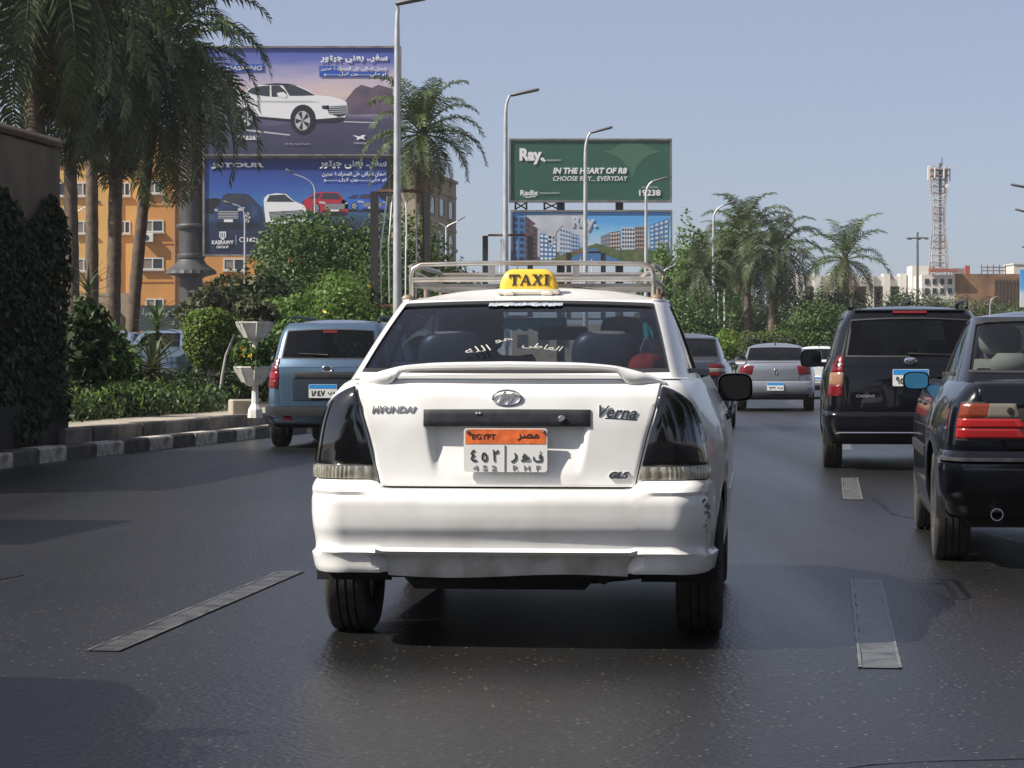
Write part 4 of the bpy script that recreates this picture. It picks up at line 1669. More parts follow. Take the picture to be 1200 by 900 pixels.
pieces_along('kerb', kerb_x, 22.3, 70, 1.0, 0, .22, -.05, .16, (KB, KW))
pieces_along('raised_kerb', kerb_x, 31.6, 70, 1.0, -.48, .2, .1, .31, (mat('kerb_white_shaded', (.19, .17, .15), .85, col2=(.10, .09, .08), vscale=6, bump=.3, bscale=30), KB))  # white stones of the upper row greyed, their shade put into the colour
pieces_along('kerb', lambda Y: rx_(Y, 8.5), 12, 60, 1.0, .22, .22, -.05, .16, (KB, KW))
PAVE = mat('dusty_concrete', (.36, .32, .26), .9, col2=(.27, .23, .18), vscale=2, bump=.15, bscale=20)
YK = [16 + 3 * i for i in range(80)]
b = MB()
b.grid([[(kerb_x(Y) - .22, Y, .13), (kerb_x(Y) - .50, Y, .13)] for Y in YK])
struct(b.build('kerb_ledge', PAVE))
b = MB()
b.grid([[(kerb_x(Y) - .67, Y, .30), (kerb_x(Y) - 1.75, Y, .30)] for Y in YK])
struct(b.build('pavement', PAVE))
b = MB()
b.grid([[(kerb_x(Y) - 1.75, Y, .294), (kerb_x(Y) - 14, Y, .36)] for Y in YK])
struct(b.build('planting_bed', mat('garden_soil', (.09, .068, .045), .95, var=.4, vscale=3, bump=.4, bscale=12)))
b = MB()
b.grid([[(kerb_x(Y) - 14, Y, .30), (kerb_x(Y) - 60, Y, .30)] for Y in YK])
struct(b.build('car_park', mat('pale_tarmac', (.12, .115, .11), .85, var=.2)))
b = MB()
b.grid([[(rx_(Y, 8.7), Y, .13), (rx_(Y, 30), Y, .15)] for Y in YS])
struct(b.build('verge', mat('dry_verge', (.16, .14, .10), .95, var=.3, vscale=1)))


# ------------------------------------------------------------------ foliage
def fmat(name, a, b, trans=.22, rough=.5):
    return mat(name, a, rough, island=1, col2=b, trans=trans, spec=.3)


F_DARK = fmat('dark_leaf', (.022, .040, .014), (.050, .075, .026))
F_MID = fmat('mid_leaf', (.040, .080, .020), (.085, .135, .035))
F_LIGHT = fmat('light_leaf', (.075, .14, .025), (.13, .21, .05), .35)
F_YEL = fmat('yellow_green_leaf', (.10, .17, .025), (.19, .26, .05), .35)
F_OLIVE = fmat('olive_leaf', (.055, .07, .035), (.11, .125, .06))
F_IVY = fmat('ivy_leaf', (.022, .040, .015), (.05, .07, .026))
F_PALM = fmat('palm_leaf', (.055, .085, .028), (.11, .14, .055), .25)
F_PALMD = fmat('dark_palm_leaf', (.035, .058, .026), (.085, .105, .045), .2)
F_DRY = fmat('dry_palm_leaf', (.12, .095, .05), (.19, .15, .085), .15)
F_FLOW = fmat('yellow_flower', (.55, .36, .02), (.65, .45, .05), .2)
BARK = mat('tree_bark', (.14, .105, .075), .9, col2=(.09, .07, .05), vscale=9, bump=.5, bscale=18)
PTRUNK = mat('palm_trunk', (.125, .09, .064), .9, col2=(.07, .05, .036), vscale=5, bump=.4, bscale=14)


def leaf_mesh(name, blobs, n, size, m, seed=1, lo=.55, rough=.35, freq=2.2, aspect=.5, up=.3, upright=0.0):
    """a cloud of n pointed leaves spread through the outer part of the blobs (x, y, z, rx, ry, rz)"""
    rg = np.random.default_rng(seed)
    B = np.array(blobs, float)
    wt = (B[:, 3] * B[:, 4] + B[:, 4] * B[:, 5] + B[:, 3] * B[:, 5])
    k = rg.choice(len(B), n, p=wt / wt.sum())
    d = rg.normal(size=(n, 3))
    d /= np.linalg.norm(d, axis=1)[:, None]
    ph = rg.uniform(0, 6.28, (6, 1))
    fr = rg.normal(size=(6, 3)) * freq
    q = d * B[k, 3:6] / B[:, 3:6].mean() + B[k, :3] / B[:, 3:6].mean()
    nz = sum(np.sin(q @ fr[i] * (1 + .35 * i) + ph[i]) for i in range(6)) / 6
    r = lo + (1 - lo) * rg.random(n) ** .6
    r = r * (1 + rough * nz) + rg.normal(size=n) * .03
    c = B[k, :3] + d * B[k, 3:6] * r[:, None]
    nrm = d * .8 + rg.normal(size=(n, 3)) * .75 + np.array([0, 0, up])
    nrm /= np.linalg.norm(nrm, axis=1)[:, None]
    t = rg.normal(size=(n, 3)) + np.array([0, 0, upright * 3])
    t -= nrm * (t * nrm).sum(1)[:, None]
    t /= np.linalg.norm(t, axis=1)[:, None] + 1e-9
    s = np.cross(nrm, t)
    L = size * rg.uniform(.6, 1.3, n)[:, None]
    W = L * aspect * .5
    v = np.stack([c - t * L * .5, c + s * W + nrm * L * .06, c + t * L * .5, c - s * W + nrm * L * .06], 1).reshape(-1, 3)
    return quads(name, v, m)


def quads(name, v, m):
    n = len(v) // 4
    me = bpy.data.meshes.new(name)
    me.vertices.add(len(v))
    me.vertices.foreach_set('co', np.ascontiguousarray(v, dtype=np.float32).ravel())
    me.loops.add(4 * n)
    me.loops.foreach_set('vertex_index', np.arange(4 * n, dtype=np.int32))
    me.polygons.add(n)
    me.polygons.foreach_set('loop_start', np.arange(0, 4 * n, 4, dtype=np.int32))
    me.polygons.foreach_set('loop_total', np.full(n, 4, dtype=np.int32))
    me.update(calc_edges=True)
    me.materials.append(m)
    return me


def limbs(parent, h, r, spread, seed, n=5, lean=(0, 0), name='trunk', m=BARK):
    rnd = random.Random(seed)
    b = MB()
    p0 = Vector((0, 0, -.15))
    top = Vector((lean[0], lean[1], h * .5))
    b.tube([p0, Vector((lean[0] * .3, lean[1] * .3, h * .25)), top], [r * 1.25, r, r * .8], 10)
    for k in range(n):
        a = 2 * math.pi * k / n + rnd.uniform(-.4, .4)
        e = Vector((math.cos(a) * spread, math.sin(a) * spread, h * rnd.uniform(.78, .98))) + Vector((lean[0], lean[1], 0))
        mid = top.lerp(e, .5) + Vector((math.cos(a) * spread * .12, math.sin(a) * spread * .12, rnd.uniform(-.1, .15) * h))
        b.tube([top - Vector((0, 0, h * .06)), mid, e], [r * .62, r * .38, r * .12], 7)
    return b.build(name, m, parent, 60)


def blobs_round(R, z, H, seed, n=9, spread=.6, size=.5):
    rnd = random.Random(seed)
    out = [(0, 0, z, R * .72, R * .72, H * .42)]
    for k in range(n):
        a = 2 * math.pi * k / n + rnd.uniform(-.5, .5)
        q = rnd.uniform(.35, 1) * spread
        out.append((math.cos(a) * R * q, math.sin(a) * R * q, z + rnd.uniform(-.32, .36) * H, R * size * rnd.uniform(.7, 1.15), R * size * rnd.uniform(.7, 1.15), H * .3 * rnd.uniform(.7, 1.2)))
    return out


def tree(name, label, loc, R, z0, z1, n, leaf, m, seed, cat='tree', trunk_r=.16, group=None, spread=.62, size=.48, freq=2.2, extra=None, lo=.5, aspect=.5):
    root = thing(name, label, cat, loc, random.Random(seed).uniform(0, 6), group)
    limbs(root, z1 * .86, trunk_r, R * .55, seed)
    link('crown', leaf_mesh('crown', blobs_round(R, (z0 + z1) / 2, z1 - z0, seed, 11, spread, size), n, leaf, m, seed, lo=lo, freq=freq, aspect=aspect), root)
    if extra:
        fl = link(extra[0], leaf_mesh(extra[0], blobs_round(R, (z0 + z1) / 2, (z1 - z0) * 1.02, seed, 11, spread, size), extra[1], extra[2], extra[3], seed + 50, lo=.9), root)
        fl['kind'] = 'stuff'
    return root


def shrub(name, label, loc, R, H, n, leaf, m, seed, cat='shrub', group=None, upright=.3, aspect=.45, stem=True):
    root = thing(name, label, cat, loc, 0, group)
    if stem:
        limbs(root, H * .8, .035, R * .5, seed, 6, name='stem')
    link('foliage', leaf_mesh('foliage', blobs_round(R, H * .55, H * .95, seed, 9, .6, .5), n, leaf, m, seed, lo=.3, upright=upright, aspect=aspect, rough=.45), root)
    return root


# palms: feather fronds, each an object of its own
FR = {}


def frond_mesh(L, elev, kind, m, droop=1.0, n=36, leaf=.42, seed=0):
    key = (round(L, 2), elev, kind, m.name, droop, n, leaf)
    if key in FR:
        return FR[key]
    rg = random.Random(seed + int(elev))
    pts = []
    a = R(elev)
    p = Vector((0.12, 0, 0))
    segs = 14
    for i in range(segs + 1):
        pts.append(p.copy())
        p = p + Vector((math.cos(a), 0, math.sin(a))) * (L / segs)
        a -= R(droop * (4.0 + 9.5 * (i / segs)) * (0.45 + .55 * abs(math.cos(a))))
    v = []
    b = MB()
    b.tube(pts, [.035 * (1 - .85 * i / segs) for i in range(segs + 1)], 4)
    for k in range(n):
        t = .13 + .87 * k / (n - 1)
        f = t * segs
        i = min(segs - 1, int(f))
        c = pts[i].lerp(pts[i + 1], f - i)
        tg = (pts[i + 1] - pts[i]).normalized()
        upv = Vector((0, 1, 0)).cross(tg) * -1
        ll = leaf * L / 3 * (1.15 - abs(t - .42) * 1.25) * rg.uniform(.85, 1.1)
        for s in (-1, 1):
            d = Vector((0, s, 0)) * rg.uniform(.75, 1.0) + tg * rg.uniform(.45, .7) + upv * rg.uniform(-.05, .45)
            d.normalize()
            e1 = c + d * ll * .5
            d2 = (d + Vector((0, 0, -.75 * droop))).normalized()
            e2 = e1 + d2 * ll * .5
            wv = tg * (.016 * L / 3 + .012)
            b.add([c - wv * .6, c + wv * .6, e1 + wv, e1 - wv], [(0, 1, 2, 3)])
            b.add([e1 - wv, e1 + wv, e2 + wv * .1, e2 - wv * .1], [(0, 1, 2, 3)])
    me = b.mesh('frond', m, None, False)
    FR[key] = me
    return me


def palm(label, base, top, L, seed, nf=22, trunk_r=.2, mg=F_PALM, group=None, droop=1.0, leaf=.42, dry=3, emin=-38, emax=82, n=34, bulge=True, shaft=1.0):
    """top is relative to base"""
    rnd = random.Random(seed)
    root = thing('palm_tree', label, 'palm tree', base, 0, group)
    t = MB()
    top = Vector(top)
    H = top.z
    pr, pp = [], []
    ns = 26
    for i in range(ns + 1):
        f = i / ns
        x = top.x * f ** 1.3
        pp.append((x, top.y * f, -.2 + (H + .2) * f))
        pr.append(trunk_r * (1.25 - .35 * f) * (1 + (.045 if i % 2 else -.03)))
    t.tube(pp, pr, 14)
    t.build('trunk', PTRUNK, root, 50)
    if shaft:
        s = MB()
        s.lathe([(trunk_r * .95, -.9 * shaft), (trunk_r * 1.12, -.5 * shaft), (trunk_r * .85, .1), (trunk_r * .3, .5)], 12)
        o = s.build('crown_shaft', mat('palm_crown_shaft', (.16, .15, .07), .6, col2=(.12, .09, .05), vscale=8), root, 60)
        o.location = top
    levels = [82, 60, 38, 16, -6, -28, -50, -66, -78]
    levels = [e for e in levels if emin <= e <= emax]
    for k in range(nf):
        f = (k + .5) / nf
        e = levels[min(len(levels) - 1, int(f * len(levels)))]
        az = k * 2.39996 + rnd.uniform(-.25, .25)
        m = F_DRY if k >= nf - dry else mg
        o = link('frond', frond_mesh(L, e, 0, m, droop, n, leaf), root, top + Vector((0, 0, .3 - .35 * f)), (rnd.uniform(-.15, .15), rnd.uniform(-.1, .1), az))
        o.scale = (rnd.uniform(.85, 1.1),) * 3
    return root


# ivy wall at the left edge
def ivy_wall(y0, y1, h, label, leaves=16000, seed=3):
    ang = -math.atan(.125)
    x1 = at(72, 31.5) + (y1 - 31.5) * .125
    L = (y1 - y0)
    root = thing('boundary_wall', label, 'wall', (x1, y1, 0), ang)
    m = MB()
    wt = 1.7
    m.rbox((-wt / 2, -L / 2, (h + .0) / 2 + .1), (wt, L, h - .2), .05)
    m.build('wall_body', mat('brown_render', (.20, .145, .10), .9, col2=(.13, .095, .068), vscale=1.5, bump=.3, bscale=9), root)
    m = MB()
    m.rbox((-wt / 2, -L / 2, h + .06), (wt + .06, L + .06, .10), .04)
    m.build('coping', mat('brown_coping', (.24, .175, .125), .9, col2=(.16, .12, .085), vscale=2), root)
    m = MB()
    m.box((-wt / 2 + .1, -L / 2, .25), (wt - .06, L + .1, .7))
    m.build('plinth', mat('dark_plinth', (.022, .019, .016), .9, var=.3), root)
    rg = np.random.default_rng(seed)
    n = leaves
    # hanging creeper on the road face and the end facing the traffic
    side = rg.random(n) < .72
    u = rg.random(n)
    z = .28 + (h - 1.05) * rg.random(n) ** .9 + .18 * np.sin(u * 30)
    bulge = .03 + .13 * np.abs(np.sin(u * 9 + z * 2.1)) * rg.random(n)
    c = np.where(side[:, None], np.stack([bulge, -L * u, z], 1), np.stack([-wt * u, -L - bulge, z], 1))
    back = rg.random(n) < .12
    c[back] = np.stack([-wt * u, bulge, z], 1)[back]
    nr = rg.normal(size=(n, 3)) + np.where(side[:, None], [1.2, 0, .4], [0, -1.2, .4])
    nr /= np.linalg.norm(nr, axis=1)[:, None]
    t = rg.normal(size=(n, 3)) * .5 + np.array([0, 0, -1.0])
    t -= nr * (t * nr).sum(1)[:, None]
    t /= np.linalg.norm(t, axis=1)[:, None]
    s = np.cross(nr, t)
    Ls = rg.uniform(.05, .115, n)[:, None]
    v = np.stack([c - t * Ls * .5, c + s * Ls * .28, c + t * Ls * .6, c - s * Ls * .28], 1).reshape(-1, 3)
    link('ivy', quads('ivy', v, F_IVY), root)
    return root


ivy_wall(21.5, 31.5, 3.60, 'dark brown boundary wall hung with dense dark ivy beside the striped kerb', 44000)
ivy_wall(14.6, 17.0, 4.5, 'unseen ivy covered pier added beyond the frame to cast a road shadow', 3000, 9)  # unseen pier, added and sized for the shadow it throws on the road

# planting between kerb and car park
ZB = .30


def bed(px, Y):
    return (at(px, Y), Y, ZB)


gc = []
for i in range(46):
    Y = 29.5 + i * .30
    for j in range(3):
        gc.append((kerb_x(Y) - 1.95 - j * .5 - .1 * (i % 3), Y, .42 + .05 * j + .05 * math.sin(i * 1.7 + j), .42, .42, .24))
o = link('ground_cover', leaf_mesh('ground_cover', gc, 17000, .105, F_DARK, 11, lo=.2, upright=.3, aspect=.4))
tag(o, kind='stuff')
o = link('ground_cover', leaf_mesh('ground_cover', [(a, b_, c + .05, d, e, f) for a, b_, c, d, e, f in gc if (a * 7) % 1 < .5], 6500, .11, F_MID, 12, lo=.7, upright=.8, aspect=.3))
tag(o, kind='stuff')
o = link('ground_cover', leaf_mesh('ground_cover', [(a, b_, c + .07, d, e, f) for a, b_, c, d, e, f in gc if (a * 5) % 1 < .4], 1500, .11, F_YEL, 13, lo=.85, upright=.8, aspect=.3))
tag(o, kind='stuff')
# clipped low hedge further back
hb = [(at(150 + i * 7, 47 + .25 * i) , 47 + .25 * i, .62, .5, .5, .34) for i in range(22)]
root = thing('hedge', 'dark low clipped hedge running behind the ground cover in the planting bed', 'hedge')
link('foliage', leaf_mesh('foliage', hb, 7000, .09, F_DARK, 14, lo=.4), root)
for k, (px, Y, R_, H, m, lf, lab) in enumerate((
        (92, 38, .50, 1.55, F_DARK, .2, 'dark broad leaved shrub right beside the ivy wall'),
        (118, 41, .60, 1.25, F_MID, .16, 'bushy mid green shrub in front of the palm trunks'),
        (142, 45, .48, 1.0, F_LIGHT, .14, 'light green shrub beside the yucca'),
        (310, 52, .8, 1.35, F_MID, .12, 'mid green shrub behind the planter stand'),
        (288, 60, .9, 1.6, F_DARK, .14, 'dark green shrub behind the clipped topiary bush'))):
    shrub('shrub', lab, bed(px, Y), R_, H, 3200, lf, m, 20 + k)


def yucca(label, loc, H, n, L, seed, m=F_OLIVE, trunk=.07):
    rnd = random.Random(seed)
    root = thing('yucca_plant', label, 'plant', loc)
    b = MB()
    b.tube([(0, 0, -.1), (.03, 0, H * .5), (0, .02, H)], [trunk * 1.3, trunk, trunk * .8], 8)
    b.build('stem', BARK, root, 60)
    me = []
    for v in range(4):
        q = MB()
        bendv = rnd.uniform(.1, .55)
        rows = []
        for i in range(7):
            t = i / 6
            wd = .035 * (1 - t ** 2.2) + .002
            rows.append([(t * L * .9, -wd, -bendv * L * t * t), (t * L * .9, 0, -bendv * L * t * t - .012), (t * L * .9, wd, -bendv * L * t * t)])
        q.grid(rows)
        me.append(q.mesh('leaf', m, 180, False))
    for k in range(n):
        f = k / n
        el = R(80 - 125 * f + rnd.uniform(-8, 8))
        link('leaf', me[k % 4], root, (0, 0, H * (1.0 - .28 * f)), (rnd.uniform(-.3, .3), -el, k * 2.39996))
    return root


yucca('spiky yucca with a ruff of sword leaves between the parked cars', bed(178, 45), .75, 64, .62, 4, F_OLIVE)
yucca('tall thin dracaena with a tuft of sword leaves before the tan wall', bed(104, 66), 2.6, 40, .75, 5, F_PALMD, .05)
yucca('slim dracaena standing in front of the dark signboard', bed(184, 58), 1.7, 40, .6, 6, F_MID, .05)

# clipped topiary
root = thing('topiary_bush', 'clipped lollipop topiary bush with whitewashed trunk beside the planter stand', 'bush', (at(246, 50), 50, .36))
b = MB()
b.tube([(0, 0, -.1), (.02, 0, .3), (0, 0, .8)], [.10, .075, .06], 10)
b.build('trunk', mat('whitewash', (.62, .60, .55), .9, var=.25, vscale=10), root, 60)
tb = [(0, 0, 1.12, .52, .52, .60)] + [(math.cos(a) * .22, math.sin(a) * .22, 1.32, .30, .30, .36) for a in [k * 1.05 for k in range(6)]]
link('crown', leaf_mesh('crown', tb, 9000, .075, F_YEL, 31, lo=.75, rough=.06), root)
link('inner_leaves', leaf_mesh('inner_leaves', tb, 5000, .09, F_DARK, 32, lo=.3, rough=.05), root)
root = thing('tree_stake', 'bent bare grey stem leaning beside the clipped topiary bush', 'stem', (at(257, 49), 49, .33))
b = MB()
b.tube([(0, 0, -.1), (.05, 0, .45), (.12, 0, .85), (.28, 0, 1.25)], [.035, .03, .025, .02], 8)
b.build('stem', mat('grey_stem', (.3, .29, .27), .8), root, 60)
# two-tier planter
root = thing('planter_stand', 'white two tier planter stand with faceted bowls beside the blue people carrier', 'planter', (at(299, 38.4), 38.4, .30), .2)
WH = mat('white_planter', (.66, .65, .62), .7, col2=(.5, .48, .44), vscale=6)
b = MB()
b.lathe([(.11, -.02), (.10, .10), (.055, .18), (.045, .40), (.045, .47)], 8)
b.build('post', WH, root)
b = MB()
b.lathe([(.045, .78), (.04, 1.12)], 8)
b.build('post', WH, root)
for x, z, r in ((-.03, .45, .27), (.0, 1.09, .27)):
    b = MB()
    b.lathe([(.05, z - .02), (.15, z + .04), (r * .90, z + .19), (r, z + .24), (r * 1.04, z + .25), (r * 1.04, z + .268), (r * .9, z + .268), (r * .82, z + .20)], 8, 'Z', (x, 0, 0))
    o = b.build('bowl', WH, root)
    rb = MB()
    for k in range(8):
        a = 2 * math.pi * k / 8
        rb.tube([(x + math.cos(a) * .15, math.sin(a) * .15, z + .04), (x + math.cos(a) * r * .91, math.sin(a) * r * .91, z + .19), (x + math.cos(a) * r * 1.01, math.sin(a) * r * 1.01, z + .25)], .012, 5)
    rb.build('bowl_rib', WH, o)
    lm = leaf_mesh('bowl_plant', [(x + .06, 0, z + .40, .27, .22, .17), (x - .12, 0, z + .42, .2, .18, .18), (x, 0, z + .28, .26, .26, .09)], 2200, .11, F_MID if z < 1 else F_OLIVE, 40, lo=.1, upright=.6, aspect=.35)
    link('bowl_plant', lm, root)
lm = leaf_mesh('bowl_flower', [(-.14, -.08, .92, .16, .14, .09)], 60, .07, F_FLOW, 41, lo=.2, upright=.6, aspect=.4)
link('bowl_flower', lm, root)
root = thing('kerb_block', 'loose pale concrete block lying at the foot of the planter stand', 'block', (at(283, 40), 40, .30), .3)
b = MB()
b.rbox((0, 0, .1), (.35, .3, .24), .02)
b.build('block', PAVE, root)

# big trees on the left
tree('ficus_tree', 'large domed ficus tree with glossy leaves in front of the lower blue billboard', (at(414, 88), 88, .3), 3.55, .5, 4.85, 42000, .16, F_MID, 51, trunk_r=.22, spread=.62, size=.5, lo=.62)
tree('flowering_bush', 'loose bright green bush with yellow flowers behind the blue people carrier', (at(378, 60), 60, .3), 1.8, .3, 2.6, 12000, .12, F_LIGHT, 52, 'bush', .08, extra=('flower', 160, .13, F_FLOW))
tree('flowering_bush', 'dark green bush with a few yellow flowers beside the lamp post', (at(452, 66), 66, .3), 1.9, .2, 3.0, 12000, .13, F_MID, 53, 'bush', .08, extra=('flower', 60, .13, F_FLOW))
tree('broadleaf_tree', 'dull olive big leaved tree between topiary bush and ficus', (at(262, 72), 72, .3), 1.6, .6, 2.9, 6500, .22, F_OLIVE, 54, trunk_r=.1)
tree('broadleaf_tree', 'dark broad leaved tree under the lower billboard edge', (at(300, 78), 78, .3), 1.8, .5, 3.4, 8000, .2, F_DARK, 55, trunk_r=.1)
tree('broadleaf_tree', 'dark shaggy tree in the shade beside the ornate billboard column', (at(238, 84), 84, .3), 1.1, .5, 2.6, 5000, .22, F_DARK, 56, trunk_r=.1)
tree('flowering_bush', 'bright green bush rising behind the upper planter bowl', (at(335, 54), 54, .3), 1.0, .3, 1.9, 6500, .12, F_LIGHT, 57, 'bush', .06)
tree('ficus_tree', 'dark ficus tree behind the empty steel sign frame', (at(492, 104), 104, .3), 3.0, .4, 5.4, 14000, .2, F_DARK, 58)


def palm_at(label, px, py, Y, L, seed, base_px=None, **k):
    bx = at(base_px if base_px is not None else px, Y)
    palm(label, (bx, Y, .3), (at(px, Y) - bx, 0, zat(py, Y) - .3), L, seed, **k)


PG = 'royal palms beside the ivy wall'
palm_at('royal palm towering over the dark boundary wall, its crown above the picture', 42, -70, 47, 3.6, 61, nf=46, emin=-70, trunk_r=.17, mg=F_PALMD, leaf=.6, n=44, group=PG, droop=1.25)
palm_at('royal palm with bare brown trunk standing next to the boundary wall', 80, 52, 68, 3.5, 62, base_px=86, nf=48, emin=-70, trunk_r=.165, mg=F_PALMD, leaf=.6, n=44, group=PG, droop=1.25, dry=2)
palm_at('royal palm with ringed brown trunk, middle one of the group before the orange building', 140, 66, 70, 3.6, 63, base_px=131, nf=50, emin=-70, trunk_r=.17, mg=F_PALMD, leaf=.6, n=44, group=PG, droop=1.25)
palm_at('royal palm with slanting dark trunk and long fronds reaching over the upper billboard', 188, 66, 73, 4.1, 64, base_px=150, nf=46, emin=-55, trunk_r=.15, mg=F_PALM, leaf=.6, n=48, group=PG, droop=1.15, dry=3)
palm_at('royal palm with wide dark crown behind the slanting palm', 108, -10, 80, 4.4, 60, nf=48, emin=-70, trunk_r=.17, mg=F_PALMD, leaf=.6, n=44, group=PG, droop=1.3)
palm_at('single palm with feathery crown between the two blue billboards and concrete building', 494, 160, 100, 2.7, 65, nf=38, emin=-60, trunk_r=.15, mg=F_PALM, leaf=.7, n=42, droop=1.0)
PG = 'palms along the road ahead'
palm_at('tall palm with big upright crown behind the curved lamp post', 873, 279, 150, 3.05, 66, base_px=878, nf=42, emin=-70, trunk_r=.2, mg=F_PALM, leaf=.85, group=PG, n=40)
palm_at('palm with drooping crown right beside the tallest roadside palm', 911, 299, 146, 3.0, 67, base_px=902, nf=42, emin=-70, trunk_r=.2, mg=F_PALMD, leaf=.8, group=PG, n=40, droop=1.15)
palm_at('lone palm with an upright spear leaf in front of the long white building', 990, 306, 160, 3.2, 68, nf=26, emin=-55, trunk_r=.26, mg=F_PALM, leaf=.75, group=PG, n=40, droop=.9)
palm_at('low palm with drooping fronds among the bright green acacias', 824, 322, 135, 2.7, 69, nf=32, emin=-70, trunk_r=.17, mg=F_PALMD, leaf=.5, group=PG, n=30, droop=1.2)
palm_at('small palm partly hidden behind the drooping roadside palm', 858, 300, 165, 3.0, 70, nf=34, emin=-70, trunk_r=.17, mg=F_PALMD, leaf=.5, group=PG, n=30, droop=1.15)
tree('acacia_tree', 'bright green feathery acacia beside the lower right billboard', (at(800, 150), 150, .3), 2.0, 2.2, 8.0, 6500, .26, F_LIGHT, 71, spread=.7, size=.38, lo=.3)
tree('acacia_tree', 'bright green feathery acacia behind the curved lamp post', (at(835, 156), 156, .3), 2.1, 2.6, 8.4, 6500, .26, F_LIGHT, 72, spread=.7, size=.38, lo=.3)
tree('acacia_tree', 'low green acacia showing just over the taxi roof rack', (at(772, 160), 160, .3), 1.9, 1.5, 6.2, 5500, .26, F_MID, 73, spread=.7, size=.4)
k = 0
for px, Y, R_, z1, m, lab in ((848, 172, 3.2, 5.0, F_DARK, 'dark tree filling the gap under the roadside palms'), (925, 176, 3.6, 5.2, F_DARK, 'dark spreading tree behind the clipped hedge'),
                              (968, 150, 2.4, 4.4, F_DARK, 'round dark ficus left of the black people carrier'), (800, 120, 2.2, 3.6, F_MID, 'bushy tree just past the taxi pillar'),
                              (1020, 215, 3.0, 5.0, F_OLIVE, 'olive tree showing over the black people carrier roof, below the high mast light'), (1060, 205, 2.8, 5.5, F_DARK, 'dark tree over the middle of the black people carrier roof'),
                              (1098, 210, 2.8, 5.0, F_OLIVE, 'olive tree below the lattice tower'), (1140, 200, 3.0, 4.6, F_OLIVE, 'dull olive tree between black people carrier and navy saloon roofs'),
                              (1180, 205, 3.0, 4.4, F_MID, 'low green tree above the navy saloon roof'), (955, 120, 2.0, 2.9, F_MID, 'low mid green bush between silver saloon and black people carrier')):
    tree('roadside_tree', lab, (at(px, Y), Y, .2), R_ * 1.35, z1 * .08, z1 * 1.06, 14000, .21 if Y > 140 else .16, m, 80 + k, trunk_r=.18)
    k += 1
tree('oleander_bush', 'bright green bush between the dark grey and silver saloons', (at(850, 84), 84, .2), .85, .1, 1.75, 3500, .13, F_YEL, 95, 'bush', .05)
# box hedge ahead
root = thing('box_hedge', 'square clipped box hedge on the median above the silver saloon', 'hedge', (at(902, 100), 100, .2))
rg = np.random.default_rng(5)
hb = [(x, y, z, .34, .34, .34) for x in np.arange(-.85, .9, .3) for y in (0, .5) for z in (.35, .8, 1.3, 1.68)]
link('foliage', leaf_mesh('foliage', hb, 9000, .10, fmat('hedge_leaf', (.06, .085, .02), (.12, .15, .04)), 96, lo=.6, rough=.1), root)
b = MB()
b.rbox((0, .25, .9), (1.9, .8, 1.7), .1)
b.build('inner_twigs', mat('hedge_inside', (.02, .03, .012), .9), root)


# ------------------------------------------------------------------ street lamps and sign frames
STEEL = mat('galvanised_steel', (.50, .51, .52), .45, .35, col2=(.40, .41, .42), vscale=3)
LHEAD = mat('lamp_head_grey', (.12, .12, .125), .5)


def street_lamp(label, px, Y, top_py, arm_px, arm_py, head=.75, r=.085, group='street lamps along the left kerb', zb=.25, base_px=None):
    x0 = at(base_px if base_px is not None else px, Y)
    root = thing('street_lamp', label, 'street lamp', (x0, Y, zb), 0, group)
    zt = zat(top_py, Y) - zb
    dx = at(px, Y) - x0
    ax = at(arm_px, Y) - x0
    az = zat(arm_py, Y) - zb
    b = MB()
    b.tube([(0, 0, -.1), (0, 0, .5), (dx * .5, 0, zt * .5), (dx, 0, zt - .5)], [r * 1.25, r * 1.2, r, r * .72], 12)
    b.build('pole', STEEL, root, 60)
    s = 1 if ax > dx else -1
    hx = head * s
    b = MB()
    p1 = Vector((ax - hx, 0, az - (az - zt) * .42))
    aw = abs(p1.x - dx)
    zm = p1.z
    b.tube([(dx, 0, zt - .5), (dx + s * aw * .05, 0, zt - .24), (dx + s * aw * .22, 0, zt - .06 + .12 * (zm - zt)), (dx + s * aw * .52, 0, zt + .5 * (zm - zt)), p1], [r * .72, r * .62, r * .55, r * .5, r * .45], 8)
    b.build('arm', STEEL, root, 60)
    d = Vector((ax, 0, az)) - p1
    b = MB()
    M = Matrix.Rotation(-math.atan2(d.z, d.x), 3, 'Y')
    b.rbox(p1 + d * .5, (d.length, .24, .09), .04, M=M)
    b.build('lamp_head', LHEAD, root, 50)
    b = MB()
    b.rbox((0, 0, .15), (.4, .4, .3), .05)
    b.build('base_plinth', PAVE, root)
    return root


street_lamp('tall street lamp in front of the blue billboards, reaching out of the picture', 465.5, 60, 15, 500, -2, .7)
street_lamp('street lamp rising past the edge of the green billboard', 592.5, 82, 122, 632, 105, .9)
street_lamp('street lamp standing before the middle of the green billboard', 686, 96, 165, 718, 149, .8)
street_lamp('street lamp whose arm covers the phone number on the green billboard', 757, 120, 219, 783, 208, .7)
street_lamp('street lamp standing before the roadside palms', 836, 140, 247, 861, 236, .6)
for px, Y, py, apx, apy, lab in ((1228, 100, 228, 1184, 216, 'highest of the lamp heads reaching in from beyond the frame'), (1226, 120, 258, 1189, 245, 'middle lamp head reaching in from beyond the frame'),
                                 (1222, 150, 297, 1197, 289, 'lowest lamp head reaching in from beyond the frame')):
    street_lamp(lab, px, Y, py, apx, apy, .8, group='street lamps along the far kerb')
